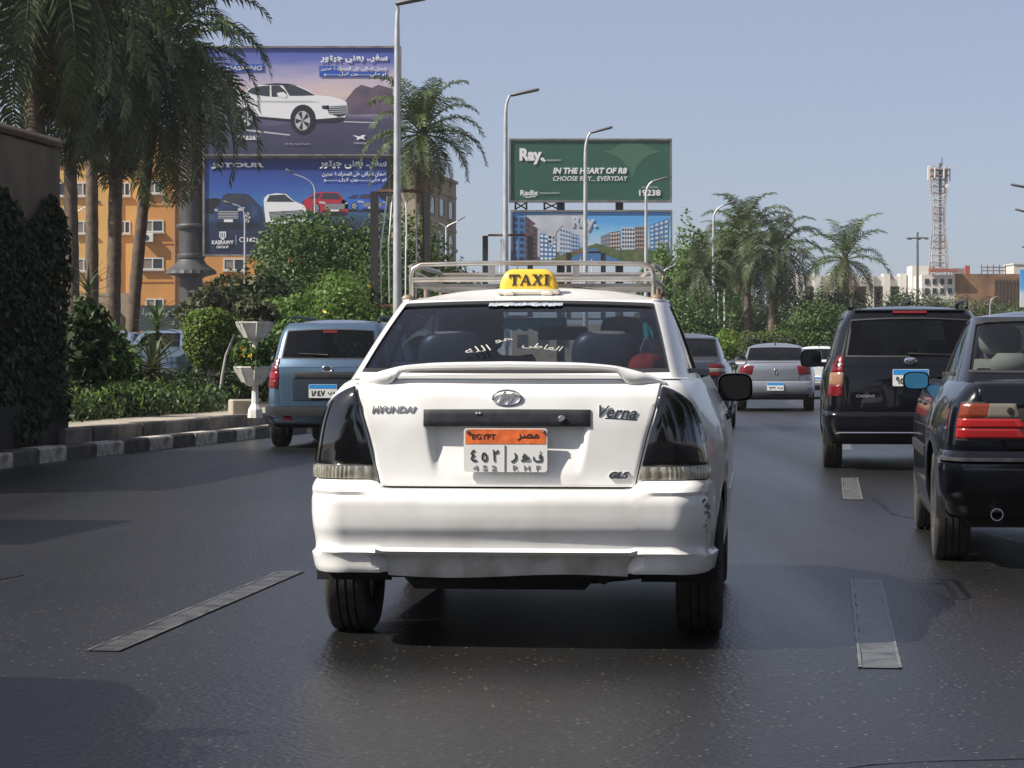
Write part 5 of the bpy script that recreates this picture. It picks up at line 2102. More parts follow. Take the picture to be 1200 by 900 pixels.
# smaller lamps in the car park and side streets
for px, Y, py, apx, apy, lab in ((369, 130, 212, 335, 198, 'slim lamp post in front of the white car on the lower blue billboard'), (287, 112, 243, 262, 236, 'slim lamp post in front of the phone number on the lower blue billboard'),
                                 (87, 118, 247, 118, 236, 'slim lamp post before the orange building beside the palms'), (1160, 190, 352, 1170, 347, 'small lamp post above the navy saloon roof'),
                                 (776, 110, 318, 793, 311, 'small lamp just beside the taxi roof rack'), (934, 150, 355, 936, 353, 'thin pole standing behind the clipped hedge')):
    street_lamp(lab, px, Y, py, apx, apy, .35, .05, 'small lamp posts')
# double headed lamp
root = thing('double_street_lamp', 'double headed lamp post before the concrete building', 'street lamp', (at(523, 150), 150, 0))
b = MB()
zt = zat(266, 150)
b.tube([(0, 0, -.1), (0, 0, zt)], [.11, .06], 8)
b.build('pole', STEEL, root, 60)
for s, dx, dz in ((1, 1.05, .58), (-1, .78, .42)):
    b = MB()
    b.tube([(0, 0, zt - .05), (s * .12, 0, zt + .08), (s * dx * .6, 0, zt + dz * .55)], .04, 6)
    b.build('arm', STEEL, root, 60)
    b = MB()
    M = Matrix.Rotation(-s * math.atan2(dz, dx), 3, 'Y')
    b.rbox((s * dx * .8, 0, zt + dz * .78), (.5, .2, .07), .03, M=M)
    b.build('lamp_head', LHEAD, root)
# flag poles among the palms
for px, lab_ in ((841.5, 'middle'), (849, 'rightmost'), (833, 'leftmost')):
    root = thing('flag_pole', lab_ + ' of the three bare white poles beside the roadside palm trunks', 'pole', (at(px, 146), 146, .2), 0, 'bare flag poles')
    b = MB()
    b.tube([(0, 0, 0), (0, 0, zat(342, 146) - .2)], [.06, .045], 8)
    b.build('pole', mat('white_pole', (.6, .6, .58), .5), root, 60)
# empty steel advertising frames hung round the lamp posts, with bare fluorescent tubes
RUST = mat('rusty_beam', (.22, .12, .08), .8, .2, col2=(.12, .07, .05), vscale=5)
FRAME = mat('dark_frame_steel', (.028, .026, .025), .6)
TUBE = mat('white_tube', (.72, .72, .70), .35)


def ad_frame(label, px, Y, zt, wl, wr, h, tubes):
    x = at(px, Y)
    root = thing('sign_frame', label, 'sign frame', (x, Y + .2, 0), 0, 'empty sign frames on the lamp posts')
    for s, xx in ((-1, -wl), (1, wr)):
        b = MB()
        b.box((xx, .05, zt - h / 2), (.17, .26, h))
        b.build('frame_post', FRAME, root)
    for z in (zt + .02, zt - h + .02):
        b = MB()
        b.box(((wr - wl) / 2, .05, z), (wl + wr - .172, .24, .06))
        b.build('cross_beam', RUST, root)
    for x0, x1, z0, z1 in tubes:
        b = MB()
        b.tube([(x0, .02, zt - z0), (x1, .02, zt - z1)], .02, 6)
        b.build('fluorescent_tube', TUBE, root, 60)


ad_frame('empty steel sign frame with hanging white tubes on the tall lamp post', 466, 60, zat(224, 60), .53, .64, 2.58,
         [(-.24, -.40, .10, 1.32), (-.12, -.22, .06, 1.28), (-.40, -.38, 1.05, 2.5), (-.22, -.20, 1.0, 2.5), (.18, .20, .08, 1.3), (.40, .42, .05, 1.35), (.18, .17, 1.0, 2.5), (.42, .40, 1.1, 2.55)])
ad_frame('empty steel sign frame behind the taxi roof rack by the green billboard', 595, 82, zat(276, 82), .69, .69, 2.5, [(-.2, -.25, .1, 1.3), (.3, .3, .1, 1.3)])
ad_frame('empty steel sign frame behind the taxi roof sign', 687, 96, zat(296, 96), .62, .62, 2.4, [(-.2, -.2, .1, 1.3), (.2, .25, .1, 1.3)])


# ------------------------------------------------------------------ billboards
def gradient(name, stops, axis='Z', rough=.5, noise_amt=0.0, nscale=1.0):
    m = bpy.data.materials.new(name)
    m.use_nodes = True
    t = m.node_tree
    tc = t.nodes.new('ShaderNodeTexCoord')
    sp = t.nodes.new('ShaderNodeSeparateXYZ')
    t.links.new(tc.outputs['Generated'], sp.inputs[0])
    src = sp.outputs[axis]
    if noise_amt:
        n = t.nodes.new('ShaderNodeTexNoise')
        n.inputs['Scale'].default_value = nscale
        n.inputs['Detail'].default_value = 5
        mp = t.nodes.new('ShaderNodeMapping')
        mp.inputs['Scale'].default_value = (1.0, 1, 2.5)
        t.links.new(tc.outputs['Generated'], mp.inputs[0])
        t.links.new(mp.outputs[0], n.inputs['Vector'])
        a = t.nodes.new('ShaderNodeMath')
        a.operation = 'MULTIPLY_ADD'
        a.inputs[1].default_value = noise_amt
        t.links.new(n.outputs['Fac'], a.inputs[0])
        t.links.new(src, a.inputs[2])
        s2 = t.nodes.new('ShaderNodeMath')
        s2.operation = 'SUBTRACT'
        s2.inputs[1].default_value = noise_amt * .5
        t.links.new(a.outputs[0], s2.inputs[0])
        src = s2.outputs[0]
    r = t.nodes.new('ShaderNodeValToRGB')
    e = r.color_ramp.elements
    while len(e) < len(stops):
        e.new(.5)
    for i, (p, c) in enumerate(stops):
        e[i].position = p
        e[i].color = (*c, 1)
    t.links.new(src, r.inputs[0])
    b = t.nodes['Principled BSDF']
    t.links.new(r.outputs[0], b.inputs['Base Color'])
    b.inputs['Roughness'].default_value = rough
    return m


class Board:
    """a printed hoarding; crop coordinates u,v (pixels of an enlarged crop) give places on its face"""

    def __init__(s, root, Y, to_px):
        s.root, s.Y, s.to_px, s.k = root, Y, to_px, 0

    def xz(s, u, v):
        px, py = s.to_px(u, v)
        return at(px, s.Y) - s.root.location.x, zat(py, s.Y) - s.root.location.z

    def flat(s, name, pts, m, layer, parent=None):
        q = [s.xz(*p) for p in pts]
        b = MB()
        y = -.155 - .006 * layer
        b.add([(x, y, z) for x, z in q], [tuple(range(len(q)))])
        o = b.build(name, m, parent or s.root, None, False)
        return o

    def text(s, name, t, u0, v0, u1, v1, m, bold=.02, shear=0.0, ar=False, layer=9):
        x0, z1 = s.xz(u0, v0)
        x1, z0 = s.xz(u1, v1)
        return text(name, t, (x0 + x1) / 2, -.155 - .006 * layer, (z0 + z1) / 2, x1 - x0, z1 - z0, m, s.root, .008, bold, shear, ar)


def board_frame(root, x0, x1, z0, z1, face, edge=.12, depth=.9):
    b = MB()
    b.box(((x0 + x1) / 2, depth / 2 - .1, (z0 + z1) / 2), (x1 - x0 - .02, depth, z1 - z0 - .02))
    b.build('backing', mat('board_backing', (.16, .16, .16), .8), root)
    b = MB()
    b.add([(x0, -.15, z0), (x1, -.15, z0), (x1, -.15, z1), (x0, -.15, z1)], [(0, 1, 2, 3)])
    b.build('printed_face', face, root, None, False)
    fm = mat('board_edge_metal', (.22, .21, .20), .6, .3, col2=(.13, .12, .11), vscale=2)
    for c, d in ((((x0 + x1) / 2, .1, z1 + edge / 2), (x1 - x0 + 2 * edge, .7, edge)), (((x0 + x1) / 2, .1, z0 - edge / 2), (x1 - x0 + 2 * edge, .7, edge)),
                 ((x0 - edge / 2, .1, (z0 + z1) / 2), (edge, .7, z1 - z0 - .004)), ((x1 + edge / 2, .1, (z0 + z1) / 2), (edge, .7, z1 - z0 - .004))):
        b = MB()
        b.box(c, d)
        b.build('frame_edge', fm, root)


PW = mat('print_white', (.72, .72, .73), .5)
PWG = mat('print_pale_grey', (.45, .47, .50), .5)
PDK = mat('print_dark', (.012, .014, .02), .5)
PGL = mat('print_window', (.035, .04, .055), .5)
PBL = mat('print_blue', (.02, .08, .38), .5)
PNV = mat('print_navy_car', (.012, .025, .075), .5, col2=(.03, .06, .15), vscale=1.5)
PRD = mat('print_red', (.40, .02, .04), .5)
PRC = mat('print_bright_blue', (.03, .12, .50), .5)
PRK = mat('print_rock', (.05, .045, .06), .6, col2=(.10, .085, .09), vscale=1.2)
PMT = mat('print_mountain', (.075, .06, .10), .6, col2=(.13, .09, .13), vscale=.8)
cropB = lambda u, v: (220 + u / 3.335, 40 + v / 3.335)
YB = 170


def ring(cx, cy, rx, ry, n=22, a0=0):
    return [(cx + rx * math.cos(2 * math.pi * i / n + a0), cy + ry * math.sin(2 * math.pi * i / n + a0)) for i in range(n)]


def printed_wheel(bd, cx, cy, rx, ry, layer, parent):
    bd.flat('tyre_print', ring(cx, cy, rx, ry), PDK, layer, parent)
    bd.flat('rim_print', ring(cx, cy, rx * .74, ry * .76), PWG, layer + 1, parent)
    for k in range(5):
        a = 2 * math.pi * k / 5 + .3
        bd.flat('rim_print', [(cx, cy), (cx + rx * .70 * math.cos(a), cy + ry * .72 * math.sin(a)), (cx + rx * .70 * math.cos(a + .55), cy + ry * .72 * math.sin(a + .55))], PDK, layer + 2, parent)


root = thing('billboard', 'upper blue billboard advertising a white sport utility car before mountains', 'billboard', (at(355, YB), YB, zat(182, YB)))
UPPER = root
face = gradient('sunset_print', [(0, (.035, .035, .075)), (.30, (.06, .055, .11)), (.38, (.20, .17, .27)), (.56, (.62, .48, .46)), (.72, (.42, .38, .52)), (.88, (.12, .15, .42)), (1, (.05, .08, .33))], 'Z', .5, .25, 2.5)
x0, x1 = at(240, YB) - root.location.x, at(468, YB) - root.location.x
board_frame(root, x0, x1, .05, zat(57, YB) - root.location.z, face)
bd = Board(root, YB, cropB)
rk_ = bd.flat('rock_print', [(72, 330), (72, 130), (95, 128), (128, 150), (165, 185), (200, 238), (205, 290), (190, 312), (150, 322)], PRK, 1)
bd.flat('mountain_print', [(600, 300), (622, 255), (655, 215), (680, 200), (720, 212), (745, 200), (802, 215), (802, 310), (640, 315)], PMT, 1)
bd.flat('lane_print', [(220, 372), (255, 376), (405, 394), (398, 398), (230, 380)], PWG, 1)
bd.flat('lane_print', [(610, 342), (740, 346), (740, 350), (612, 346)], PWG, 1)
car = bd.flat('car_print', [(197, 292), (193, 270), (203, 252), (215, 240), (240, 215), (285, 200), (345, 195), (395, 197), (430, 203), (470, 220), (503, 240), (560, 245), (600, 255), (622, 268), (625, 290), (624, 318), (610, 332), (560, 345), (510, 345), (400, 340), (260, 328), (208, 318)], PW, 2)
bd.flat('car_window_print', [(233, 228), (252, 212), (290, 205), (322, 203), (322, 246), (268, 240)], PGL, 3, car)
bd.flat('car_window_print', [(328, 203), (360, 203), (385, 225), (392, 246), (330, 247)], PGL, 3, car)
bd.flat('car_window_print', [(372, 200), (425, 205), (465, 222), (500, 241), (440, 243), (400, 243)], PGL, 3, car)
bd.flat('car_roof_print', [(285, 199), (345, 194), (395, 196), (430, 203), (360, 201)], PDK, 4, car)
bd.flat('car_sill_print', [(262, 322), (405, 334), (402, 342), (262, 330)], PDK, 3, car)
bd.flat('car_grille_print', [(545, 285), (622, 280), (622, 318), (590, 326), (552, 310)], PGL, 3, car)
for k in range(4):
    bd.flat('grille_bar_print', [(552, 288 + k * 8), (620, 284 + k * 8), (620, 287 + k * 8), (553, 291 + k * 8)], PWG, 4, car)
bd.flat('car_lamp_print', [(525, 282), (552, 280), (556, 298), (528, 294)], PDK, 3, car)
bd.flat('car_bumper_print', [(495, 335), (610, 326), (612, 336), (560, 348), (500, 346)], PDK, 3, car)
bd.flat('car_mirror_print', [(350, 232), (375, 228), (390, 240), (385, 252), (355, 246)], PW, 5, car)
bd.flat('car_shade_print', [(215, 262), (330, 262), (480, 262), (520, 268), (400, 270), (330, 268), (220, 268)], PWG, 3, car)
bd.flat('wheel_arch_print', ring(234, 330, 33, 44), PDK, 3, car)
bd.flat('wheel_arch_print', ring(452, 335, 50, 58), PDK, 3, car)
printed_wheel(bd, 234, 332, 27, 38, 4, car)
printed_wheel(bd, 450, 340, 40, 50, 4, car)
bd.text('headline', 'سفر.. يعنى جيتور', 520, 82, 782, 114, PW, .035, 0, True)
bd.flat('text_panel', [(516, 127), (588, 127), (588, 149), (779, 149), (779, 170), (516, 170)], PBL, 6)
bd.text('subline', 'ضمان اضافى على المحرك ١٠ سنين', 522, 128, 778, 147, PW, .015, 0, True)
bd.text('subline', 'او مليـــــــون كيلـــــــو', 534, 151, 776, 169, PW, .015, 0, True)
bd.flat('text_panel', [(146, 124), (300, 118), (300, 148), (146, 152)], PBL, 6)
bd.text('subline', 'DASHING', 152, 126, 294, 144, PWG, .03, .15)
bd.text('phone_number', '16263', 219, 398, 280, 415, PW, .03)
bd.flat('phone_ring', ring(205, 407, 10, 10), PW, 6)
bd.flat('phone_ring', ring(205, 407, 7, 7), PDK, 7)
bd.text('small_print', 'تطبق الشروط والاحكام', 380, 427, 480, 435, PWG, .01, 0, True)
lg = bd.flat('logo_print', [(645, 396), (675, 402), (682, 396), (697, 396), (688, 406), (697, 415), (678, 410), (660, 416), (664, 407)], PW, 6)
bd.text('logo_lettering', 'TotalEnergies', 648, 424, 700, 432, PWG, .02)
# lower board
root = thing('billboard', 'lower dark blue billboard advertising four cars in a row', 'billboard', (at(350, YB), YB + .2, zat(299, YB)))
face = gradient('night_print', [(0, (.010, .016, .045)), (.30, (.016, .026, .065)), (.42, (.04, .09, .17)), (.55, (.05, .15, .38)), (.72, (.03, .08, .33)), (1, (.014, .025, .14))], 'Z', .5, .12, 3)
x0, x1 = at(240, YB) - root.location.x, at(456, YB) - root.location.x
board_frame(root, x0, x1, .05, zat(183, YB) - root.location.z - .15, face)
bd = Board(root, YB, cropB)
bd.flat('hill_print', [(72, 700), (72, 645), (105, 640), (165, 652), (240, 690), (240, 720)], PDK, 1)
bd.flat('hill_print', [(740, 700), (745, 620), (800, 545), (806, 545), (806, 700)], PDK, 1)
bd.text('headline', 'سفر.. يعنى جيتور', 516, 490, 778, 527, PW, .035, 0, True)
bd.text('subline', 'ضمان اضافى على المحرك ١٠ سنين', 526, 538, 776, 558, PW, .015, 0, True)
bd.text('subline', 'او مليـــــــون كيلـــــــو', 532, 562, 776, 580, PW, .015, 0, True)
bd.text('brand_lettering', 'JETOUR', 92, 503, 300, 526, PW, .05)


def printed_front(name, u0, u1, v0, v1, m, facing):
    """a car seen three quarters from the front, in a box of crop pixels"""
    U = lambda f: u0 + (u1 - u0) * (f if facing > 0 else 1 - f)
    V = lambda f: v0 + (v1 - v0) * f
    P_ = lambda *q: [(U(a), V(b)) for a, b in q]
    c = bd.flat(name, P_((.02, .55), (.06, .42), (.12, .35), (.20, .08), (.28, .01), (.55, .0), (.72, .04), (.90, .30), (.98, .42), (1.0, .75), (.92, .88), (.70, .93), (.55, .92), (.50, 1.0), (.10, .98), (.02, .9)), m, 2)
    bd.flat('car_window_print', P_((.17, .33), (.24, .09), (.30, .05), (.55, .06), (.62, .30), (.45, .33)), PGL, 3, c)
    bd.flat('car_window_print', P_((.60, .07), (.72, .10), (.86, .31), (.67, .31)), PGL, 3, c)
    bd.flat('car_grille_print', P_((.08, .52), (.52, .52), (.50, .80), (.10, .80)), PGL, 3, c)
    for k in range(5):
        t = .55 + k * .05
        bd.flat('grille_bar_print', P_((.10, t), (.51, t), (.51, t + .02), (.10, t + .02)), PWG, 4, c)
    bd.flat('number_plate_print', P_((.22, .80), (.40, .80), (.40, .88), (.22, .88)), PW, 5, c)
    bd.flat('car_lamp_print', P_((.50, .46), (.64, .42), (.62, .52), (.51, .55)), PWG, 4, c)
    bd.flat('car_lamp_print', P_((.03, .47), (.09, .49), (.09, .55), (.03, .54)), PWG, 4, c)
    bd.flat('car_bumper_print', P_((.06, .88), (.54, .88), (.50, .99), (.10, .97)), PDK, 3, c)
    printed_wheel(bd, U(.70), V(.74), abs(u1 - u0) * .075, (v1 - v0) * .22, 4, c)
    bd.flat('shadow_print', P_((.02, .97), (.60, 1.0), (.95, .92), (.8, 1.06), (.1, 1.08)), PDK, 1)


printed_front('navy_car_print', 100, 292, 622, 750, PNV, 1)
c = bd.flat('white_car_print', [(297, 650), (300, 640), (312, 628), (345, 622), (385, 625), (412, 650), (455, 670), (468, 690), (466, 725), (440, 738), (330, 742), (305, 735), (300, 690)], PW, 4)
bd.flat('car_window_print', [(308, 655), (320, 630), (380, 627), (408, 650), (420, 656)], PGL, 5, c)
bd.flat('car_grille_print', [(318, 695), (455, 688), (458, 718), (350, 730), (322, 722)], PGL, 5, c)
for k in range(5):
    bd.flat('grille_bar_print', [(322, 699 + k * 5), (455, 692 + k * 5), (455, 694 + k * 5), (322, 701 + k * 5)], PWG, 6, c)
bd.flat('shadow_print', [(300, 738), (465, 730), (470, 740), (320, 752)], PDK, 2)
printed_front('red_car_print', 632, 446, 617, 703, PRD, 1)
printed_front('blue_car_print', 778, 598, 622, 690, PRC, 1)
bd.text('company_lettering', 'KASRAWY', 95, 806, 180, 822, PW, .03)
bd.text('company_lettering', 'GROUP', 113, 827, 160, 837, PW, .02)
bd.flat('crest_print', [(124, 772), (150, 772), (150, 794), (137, 806), (124, 794)], PW, 6)
for k in range(3):
    bd.flat('crest_print', [(128 + k * 7, 776), (131 + k * 7, 776), (131 + k * 7, 796), (128 + k * 7, 796)], PNV, 7)
bd.flat('divider_print', [(188, 785), (190, 785), (190, 824), (188, 824)], PWG, 6)
bd.text('phone_number', '16263', 232, 795, 292, 812, PW, .03)
bd.flat('phone_ring', ring(212, 803, 10, 10), PW, 6)
bd.flat('phone_ring', ring(212, 803, 7, 7), PDK, 7)
# concrete strip between the boards belongs to the carrying structure, with its ornate column
root = thing('billboard_column', 'dark ornate column with ringed collars and flared skirt carrying the blue billboards', 'column', (at(224, YB + 1), YB + 1, 0))
CG = mat('column_grey', (.05, .052, .055), .6, .1, col2=(.035, .035, .037), vscale=1.5)
b = MB()
r = .78
zz = lambda py: zat(py, YB + 1)
b.lathe([(r * .95, -.2), (r * .95, zz(345)), (r * .95, zz(60))], 28)
b.build('shaft', CG, root, 40)
for py, rr in ((300, 1.12), (265, 1.15), (213, 1.15), (66, 1.1)):
    b = MB()
    b.lathe([(r * .9, zz(py) - .25), (r * rr, zz(py) - .18), (r * rr * 1.06, zz(py)), (r * rr, zz(py) + .12), (r * .9, zz(py) + .16)], 28)
    b.build('collar', CG, root, 40)
b = MB()
n = 40
rows = []
for f, rr, h in ((0, 1.02, zz(303)), (0, 1.3, zz(310)), (1, 1.9, zz(317)), (1, 2.0, zz(321)), (0, 1.25, zz(324)), (0, 1.0, zz(326))):
    rows.append([(math.cos(2 * math.pi * i / n) * r * rr * (1 + .06 * f * (i % 2)), math.sin(2 * math.pi * i / n) * r * rr * (1 + .06 * f * (i % 2)), h) for i in range(n + 1)])
b.grid(rows)
b.build('flared_skirt', CG, root, 30)
b = MB()
b.box((at(350, YB) - root.location.x, 1.3, zz(185)), (12.2, .5, .75))
b.build('carrying_beam', mat('beam_grey', (.30, .29, .28), .8), root)

# green board and the one below it
YG = 200
cropG = lambda u, v: (560 + u / 3.752, 80 + v / 3.75)
GREEN = mat('print_green', (.018, .085, .055), .5, col2=(.022, .095, .062), vscale=.5)
GREEN2 = mat('print_pale_green', (.050, .135, .085), .5)
root = thing('billboard', 'dark green billboard with white lettering and a pale four pointed star', 'billboard', (at(692, YG), YG, zat(235, YG)))
x0, x1 = at(598.5, YG) - root.location.x, at(785, YG) - root.location.x
board_frame(root, x0, x1, .0, zat(165, YG) - root.location.z, GREEN, .14)
bd = Board(root, YG, cropG)
star = []
cx, cy = 678, 368
for k in range(4):
    a0, a1 = math.pi / 2 * k, math.pi / 2 * (k + 1)
    for i in range(10):
        t = i / 10
        p0 = (math.cos(a0) * 128, math.sin(a0) * 128)
        p1 = (math.cos(a1) * 128, math.sin(a1) * 128)
        c = (math.cos((a0 + a1) / 2) * 26, math.sin((a0 + a1) / 2) * 26)
        star.append((cx + (1 - t) ** 2 * p0[0] + 2 * t * (1 - t) * c[0] + t * t * p1[0], max(324, cy + (1 - t) ** 2 * p0[1] + 2 * t * (1 - t) * c[1] + t * t * p1[1])))
bd.flat('star_print', star, GREEN2, 1)
bd.text('brand_lettering', 'Ray.', 183, 353, 290, 424, PW, .05)
bd.flat('spark_print', [(291, 397), (294, 404), (300, 407), (294, 410), (291, 417), (288, 410), (282, 407), (288, 404)], PW, 9)
bd.text('small_print', 'RESIDENCE', 302, 402, 364, 409, PWG, .02)
bd.text('headline', 'IN THE HEART OF R8', 330, 438, 655, 465, PW, .04, .18)
bd.text('headline', 'CHOOSE RAY... EVERYDAY', 330, 475, 658, 496, PW, .01, .18)
bd.text('brand_lettering', 'Radix', 186, 536, 266, 560, PW, .03)
bd.flat('swoosh_print', [(190, 560), (215, 566), (256, 562), (256, 565), (215, 570)], PW, 9)
bd.text('small_print', 'DEVELOPMENT', 272, 546, 360, 553, PWG, .02)
bd.text('small_print', 'CALL CENTER', 718, 521, 792, 528, PWG, .02)
bd.text('phone_number', '19238', 708, 535, 802, 562, PW, .03)
root2 = thing('billboard', 'billboard below the green one picturing blue apartment blocks under a blue sky', 'billboard', (at(694, YG), YG + .1, zat(309, YG)))
face = gradient('housing_print', [(0, (.10, .11, .08)), (.28, (.16, .16, .10)), (.36, (.42, .52, .62)), (.6, (.22, .48, .72)), (.82, (.09, .32, .66)), (1, (.10, .33, .68))], 'Z', .5, .05, 4)
x0, x1 = at(600.5, YG) - root2.location.x, at(785.5, YG) - root2.location.x
board_frame(root2, x0, x1, .0, zat(248.5, YG) - root2.location.z, face, .14)
root = root2
bd = Board(root, YG, cropG)
PB1 = mat('print_tan_block', (.34, .25, .18), .5)
PB2 = mat('print_white_block', (.50, .52, .54), .5)
PB3 = mat('print_blue_block', (.05, .16, .36), .5)
PB4 = mat('print_brown_block', (.15, .07, .05), .5)
PTR = mat('print_trees', (.05, .10, .03), .6, col2=(.14, .14, .07), vscale=2.5)
PMIST = mat('print_mist', (.52, .55, .60), .5, col2=(.38, .40, .47), vscale=.5)


def printed_block(u0, u1, va, vb, v1, m, wm, nu, nv, layer):
    c = bd.flat('block_print', [(u0, va), (u1, vb), (u1, v1), (u0, v1)], m, layer)
    for j in range(nv):
        for i in range(nu):
            f0, f1 = (i + .18) / nu, (i + .82) / nu
            g0, g1 = (j + .25) / nv, (j + .8) / nv
            q = lambda f, g: (u0 + (u1 - u0) * f, (va + (vb - va) * f) * (1 - g) + v1 * g)
            bd.flat('window_print', [q(f0, g0), q(f1, g0), q(f1, g1), q(f0, g1)], wm, layer + 1, c)


bd.flat('mist_print', [(205, 648), (330, 640), (470, 640), (500, 690), (480, 760), (380, 800), (270, 830), (205, 800)], PMIST, 1)
printed_block(153, 206, 648, 655, 850, PB3, PNV, 2, 7, 2)
printed_block(207, 262, 646, 690, 845, PB4, PNV, 2, 8, 2)
bd.flat('star_print', [(240, 690), (320, 672), (372, 690), (345, 720), (322, 800), (300, 725)], PMIST, 4)
printed_block(272, 345, 725, 738, 845, PB3, PW, 4, 6, 3)
printed_block(360, 408, 700, 715, 820, PB2, PB3, 4, 6, 2)
printed_block(408, 445, 725, 735, 815, PB3, PB2, 3, 5, 2)
printed_block(540, 580, 738, 722, 800, PB1, PB3, 4, 4, 2)
printed_block(580, 625, 722, 715, 805, PB4, PB2, 4, 5, 2)
printed_block(632, 690, 700, 700, 810, PB2, PNV, 5, 6, 2)
printed_block(690, 742, 696, 694, 805, PB1, PNV, 5, 6, 2)
printed_block(755, 838, 690, 660, 812, PB3, PB2, 4, 7, 2)
bd.flat('tree_print', [(300, 850), (380, 815), (450, 795), (520, 770), (560, 780), (620, 800), (720, 795), (838, 808), (838, 850)], PTR, 5)
bd.flat('street_print', [(380, 850), (440, 820), (500, 790), (512, 790), (560, 820), (640, 850)], PB3, 6)
bd.text('brand_lettering', 'Ray.', 412, 648, 522, 715, PMIST, .05)
root = thing('billboard_support', 'pair of dark steel masts carrying the green billboard', 'billboard support', (at(692, YG), YG + 1.2, 0))
for x in (-2.2, 2.2):
    b = MB()
    b.tube([(x, 0, -.2), (x, 0, zat(170, YG))], .3, 12)
    b.build('mast', FRAME, root, 60)
for px0, px1 in ((638, 655), (604, 617)):
    for a_, c_ in ((237, 245), (245, 237)):
        b = MB()
        b.tube([(at(px0, YG) - root.location.x, -.8, zat(a_, YG)), (at(px1, YG) - root.location.x, -.8, zat(c_, YG))], .06, 6)
        b.build('brace', FRAME, root)
    for px in (px0, px1):
        b = MB()
        b.box((at(px, YG) - root.location.x, -.8, (zat(236, YG) + zat(246, YG)) / 2), (.14, .14, .9))
        b.build('strut', FRAME, root)


# ------------------------------------------------------------------ buildings
FRW = mat('window_frame_white', (.55, .55, .53), .5)
PANE = mat('dark_pane', (.03, .035, .042), .12)
CURT = mat('pane_with_blind', (.20, .17, .14), .35)


def window(root, x, z, w, h, y=0.0, split=2, M=None, recess=.12, blind=None):
    """frame with panes set into a wall whose face is at y"""
    e = MB()
    t = .09
    e.box((x, y - .01, z + h / 2 - t / 2), (w, .1, t))
    e.box((x, y - .01, z - h / 2 + t / 2), (w, .1, t))
    for k in range(split + 1):
        xx = x - w / 2 + t / 2 + (w - t) * k / split
        e.box((xx, y - .012, z), (t, .096, h - 2 * t))
    o = e.build('window', FRW, root)
    for k in range(split):
        p = MB()
        pw = (w - t) / split
        p.box((x - w / 2 + t / 2 + pw * (k + .5), y + .0, z), (pw - t, .04, h - 2 * t))
        p.build('pane', (CURT if (blind is None and k % 2 == 0) else PANE), o)
    s = MB()
    s.box((x, y - .08, z - h / 2 - .06), (w + .2, .26, .1))
    s.build('sill', mat('sill_stone', (.4, .36, .3), .8), o)
    return o


# orange block: two volumes
def xo(px, Y):
    return at(px, Y)


ORA = mat('orange_render', (.55, .255, .07), .9, col2=(.44, .21, .065), vscale=.25, bump=.1, bscale=3)
ORB = mat('ochre_render', (.58, .36, .12), .9, col2=(.50, .30, .10), vscale=.25, bump=.1, bscale=3)
root = thing('apartment_building', 'orange and ochre rendered apartment building with white framed windows behind the palms', 'building', (at(210, 198), 198, 0))
bx = root.location.x
b = MB()
b.box((at(252, 198) - bx, 5, zat(153, 198) / 2), (at(340, 198) - at(163, 198), 10, zat(153, 198)))
b.build('front_block', ORA, root)
b = MB()
xw0, xw1 = at(20, 201), at(163, 201)
b.box(((xw0 + xw1) / 2 - bx, 8, zat(193, 201) / 2), (xw1 - xw0 - .02, 10, zat(193, 201)))
b.build('side_block', ORB, root)
b = MB()
b.box((at(252, 198) - bx, 5, zat(153, 198) + .12), (at(340, 198) - at(163, 198) + .3, 10.3, .24))
b.build('parapet', mat('parapet_pale', (.5, .33, .14), .9), root)
b = MB()
b.box(((xw0 + xw1) / 2 - bx, 8, zat(193, 201) + .12), (xw1 - xw0 - .1, 10.3, .24))
b.build('parapet', mat('parapet_pale', (.5,) * 3), root)
for (pa, pb, qa, qb) in ((171, 192, 212, 227), (166, 192, 258, 272), (166, 192, 302, 316), (171, 192, 350, 360), (262, 287, 303, 317), (308, 330, 303, 317), (262, 287, 258, 272), (262, 287, 212, 227)):
    Y = 198
    window(root, (at(pa, Y) + at(pb, Y)) / 2 - bx, (zat(qa, Y) + zat(qb, Y)) / 2, at(pb, Y) - at(pa, Y), zat(qa, Y) - zat(qb, Y), 0.0, 2)
for (pa, pb, qa, qb) in ((85, 110, 214, 230), (87, 110, 259, 274), (140, 153, 259, 274), (87, 110, 303, 318), (140, 153, 214, 230), (60, 80, 214, 230), (60, 80, 259, 274)):
    Y = 201
    window(root, (at(pa, Y) + at(pb, Y)) / 2 - bx, (zat(qa, Y) + zat(qb, Y)) / 2, at(pb, Y) - at(pa, Y), zat(qa, Y) - zat(qb, Y), 3.0, 2)
for pa, qa in ((174, 279), (277, 281)):
    b = MB()
    b.rbox((at(pa, 198) - bx, -.25, zat(qa, 198)), (.85, .42, .62), .03)
    o = b.build('air_conditioner', mat('ac_white', (.6, .6, .57), .5), root)
    g = MB()
    g.lathe([(.22, -.0), (.22, -.012), (.05, -.014)], 16, 'Y', (at(pa, 198) - bx - .1, -.462, zat(qa, 198)))
    g.build('fan_grille', PANE, o)
for px in (206, 131):
    b = MB()
    b.tube([(at(px, 198) - bx, -.12 if px > 163 else 2.88, 0), (at(px, 198) - bx, -.12 if px > 163 else 2.88, zat(200, 198))], .09, 8)
    b.build('drain_pipe', mat('rusty_pipe', (.16, .09, .06), .8), root, 60)
for py in (240, 285, 330):
    b = MB()
    b.box((at(252, 198) - bx, -.02, zat(py, 198)), (at(340, 198) - at(163, 198) - .1, .05, .12))
    b.build('floor_band', mat('band_render', (.46, .20, .05), .9), root)

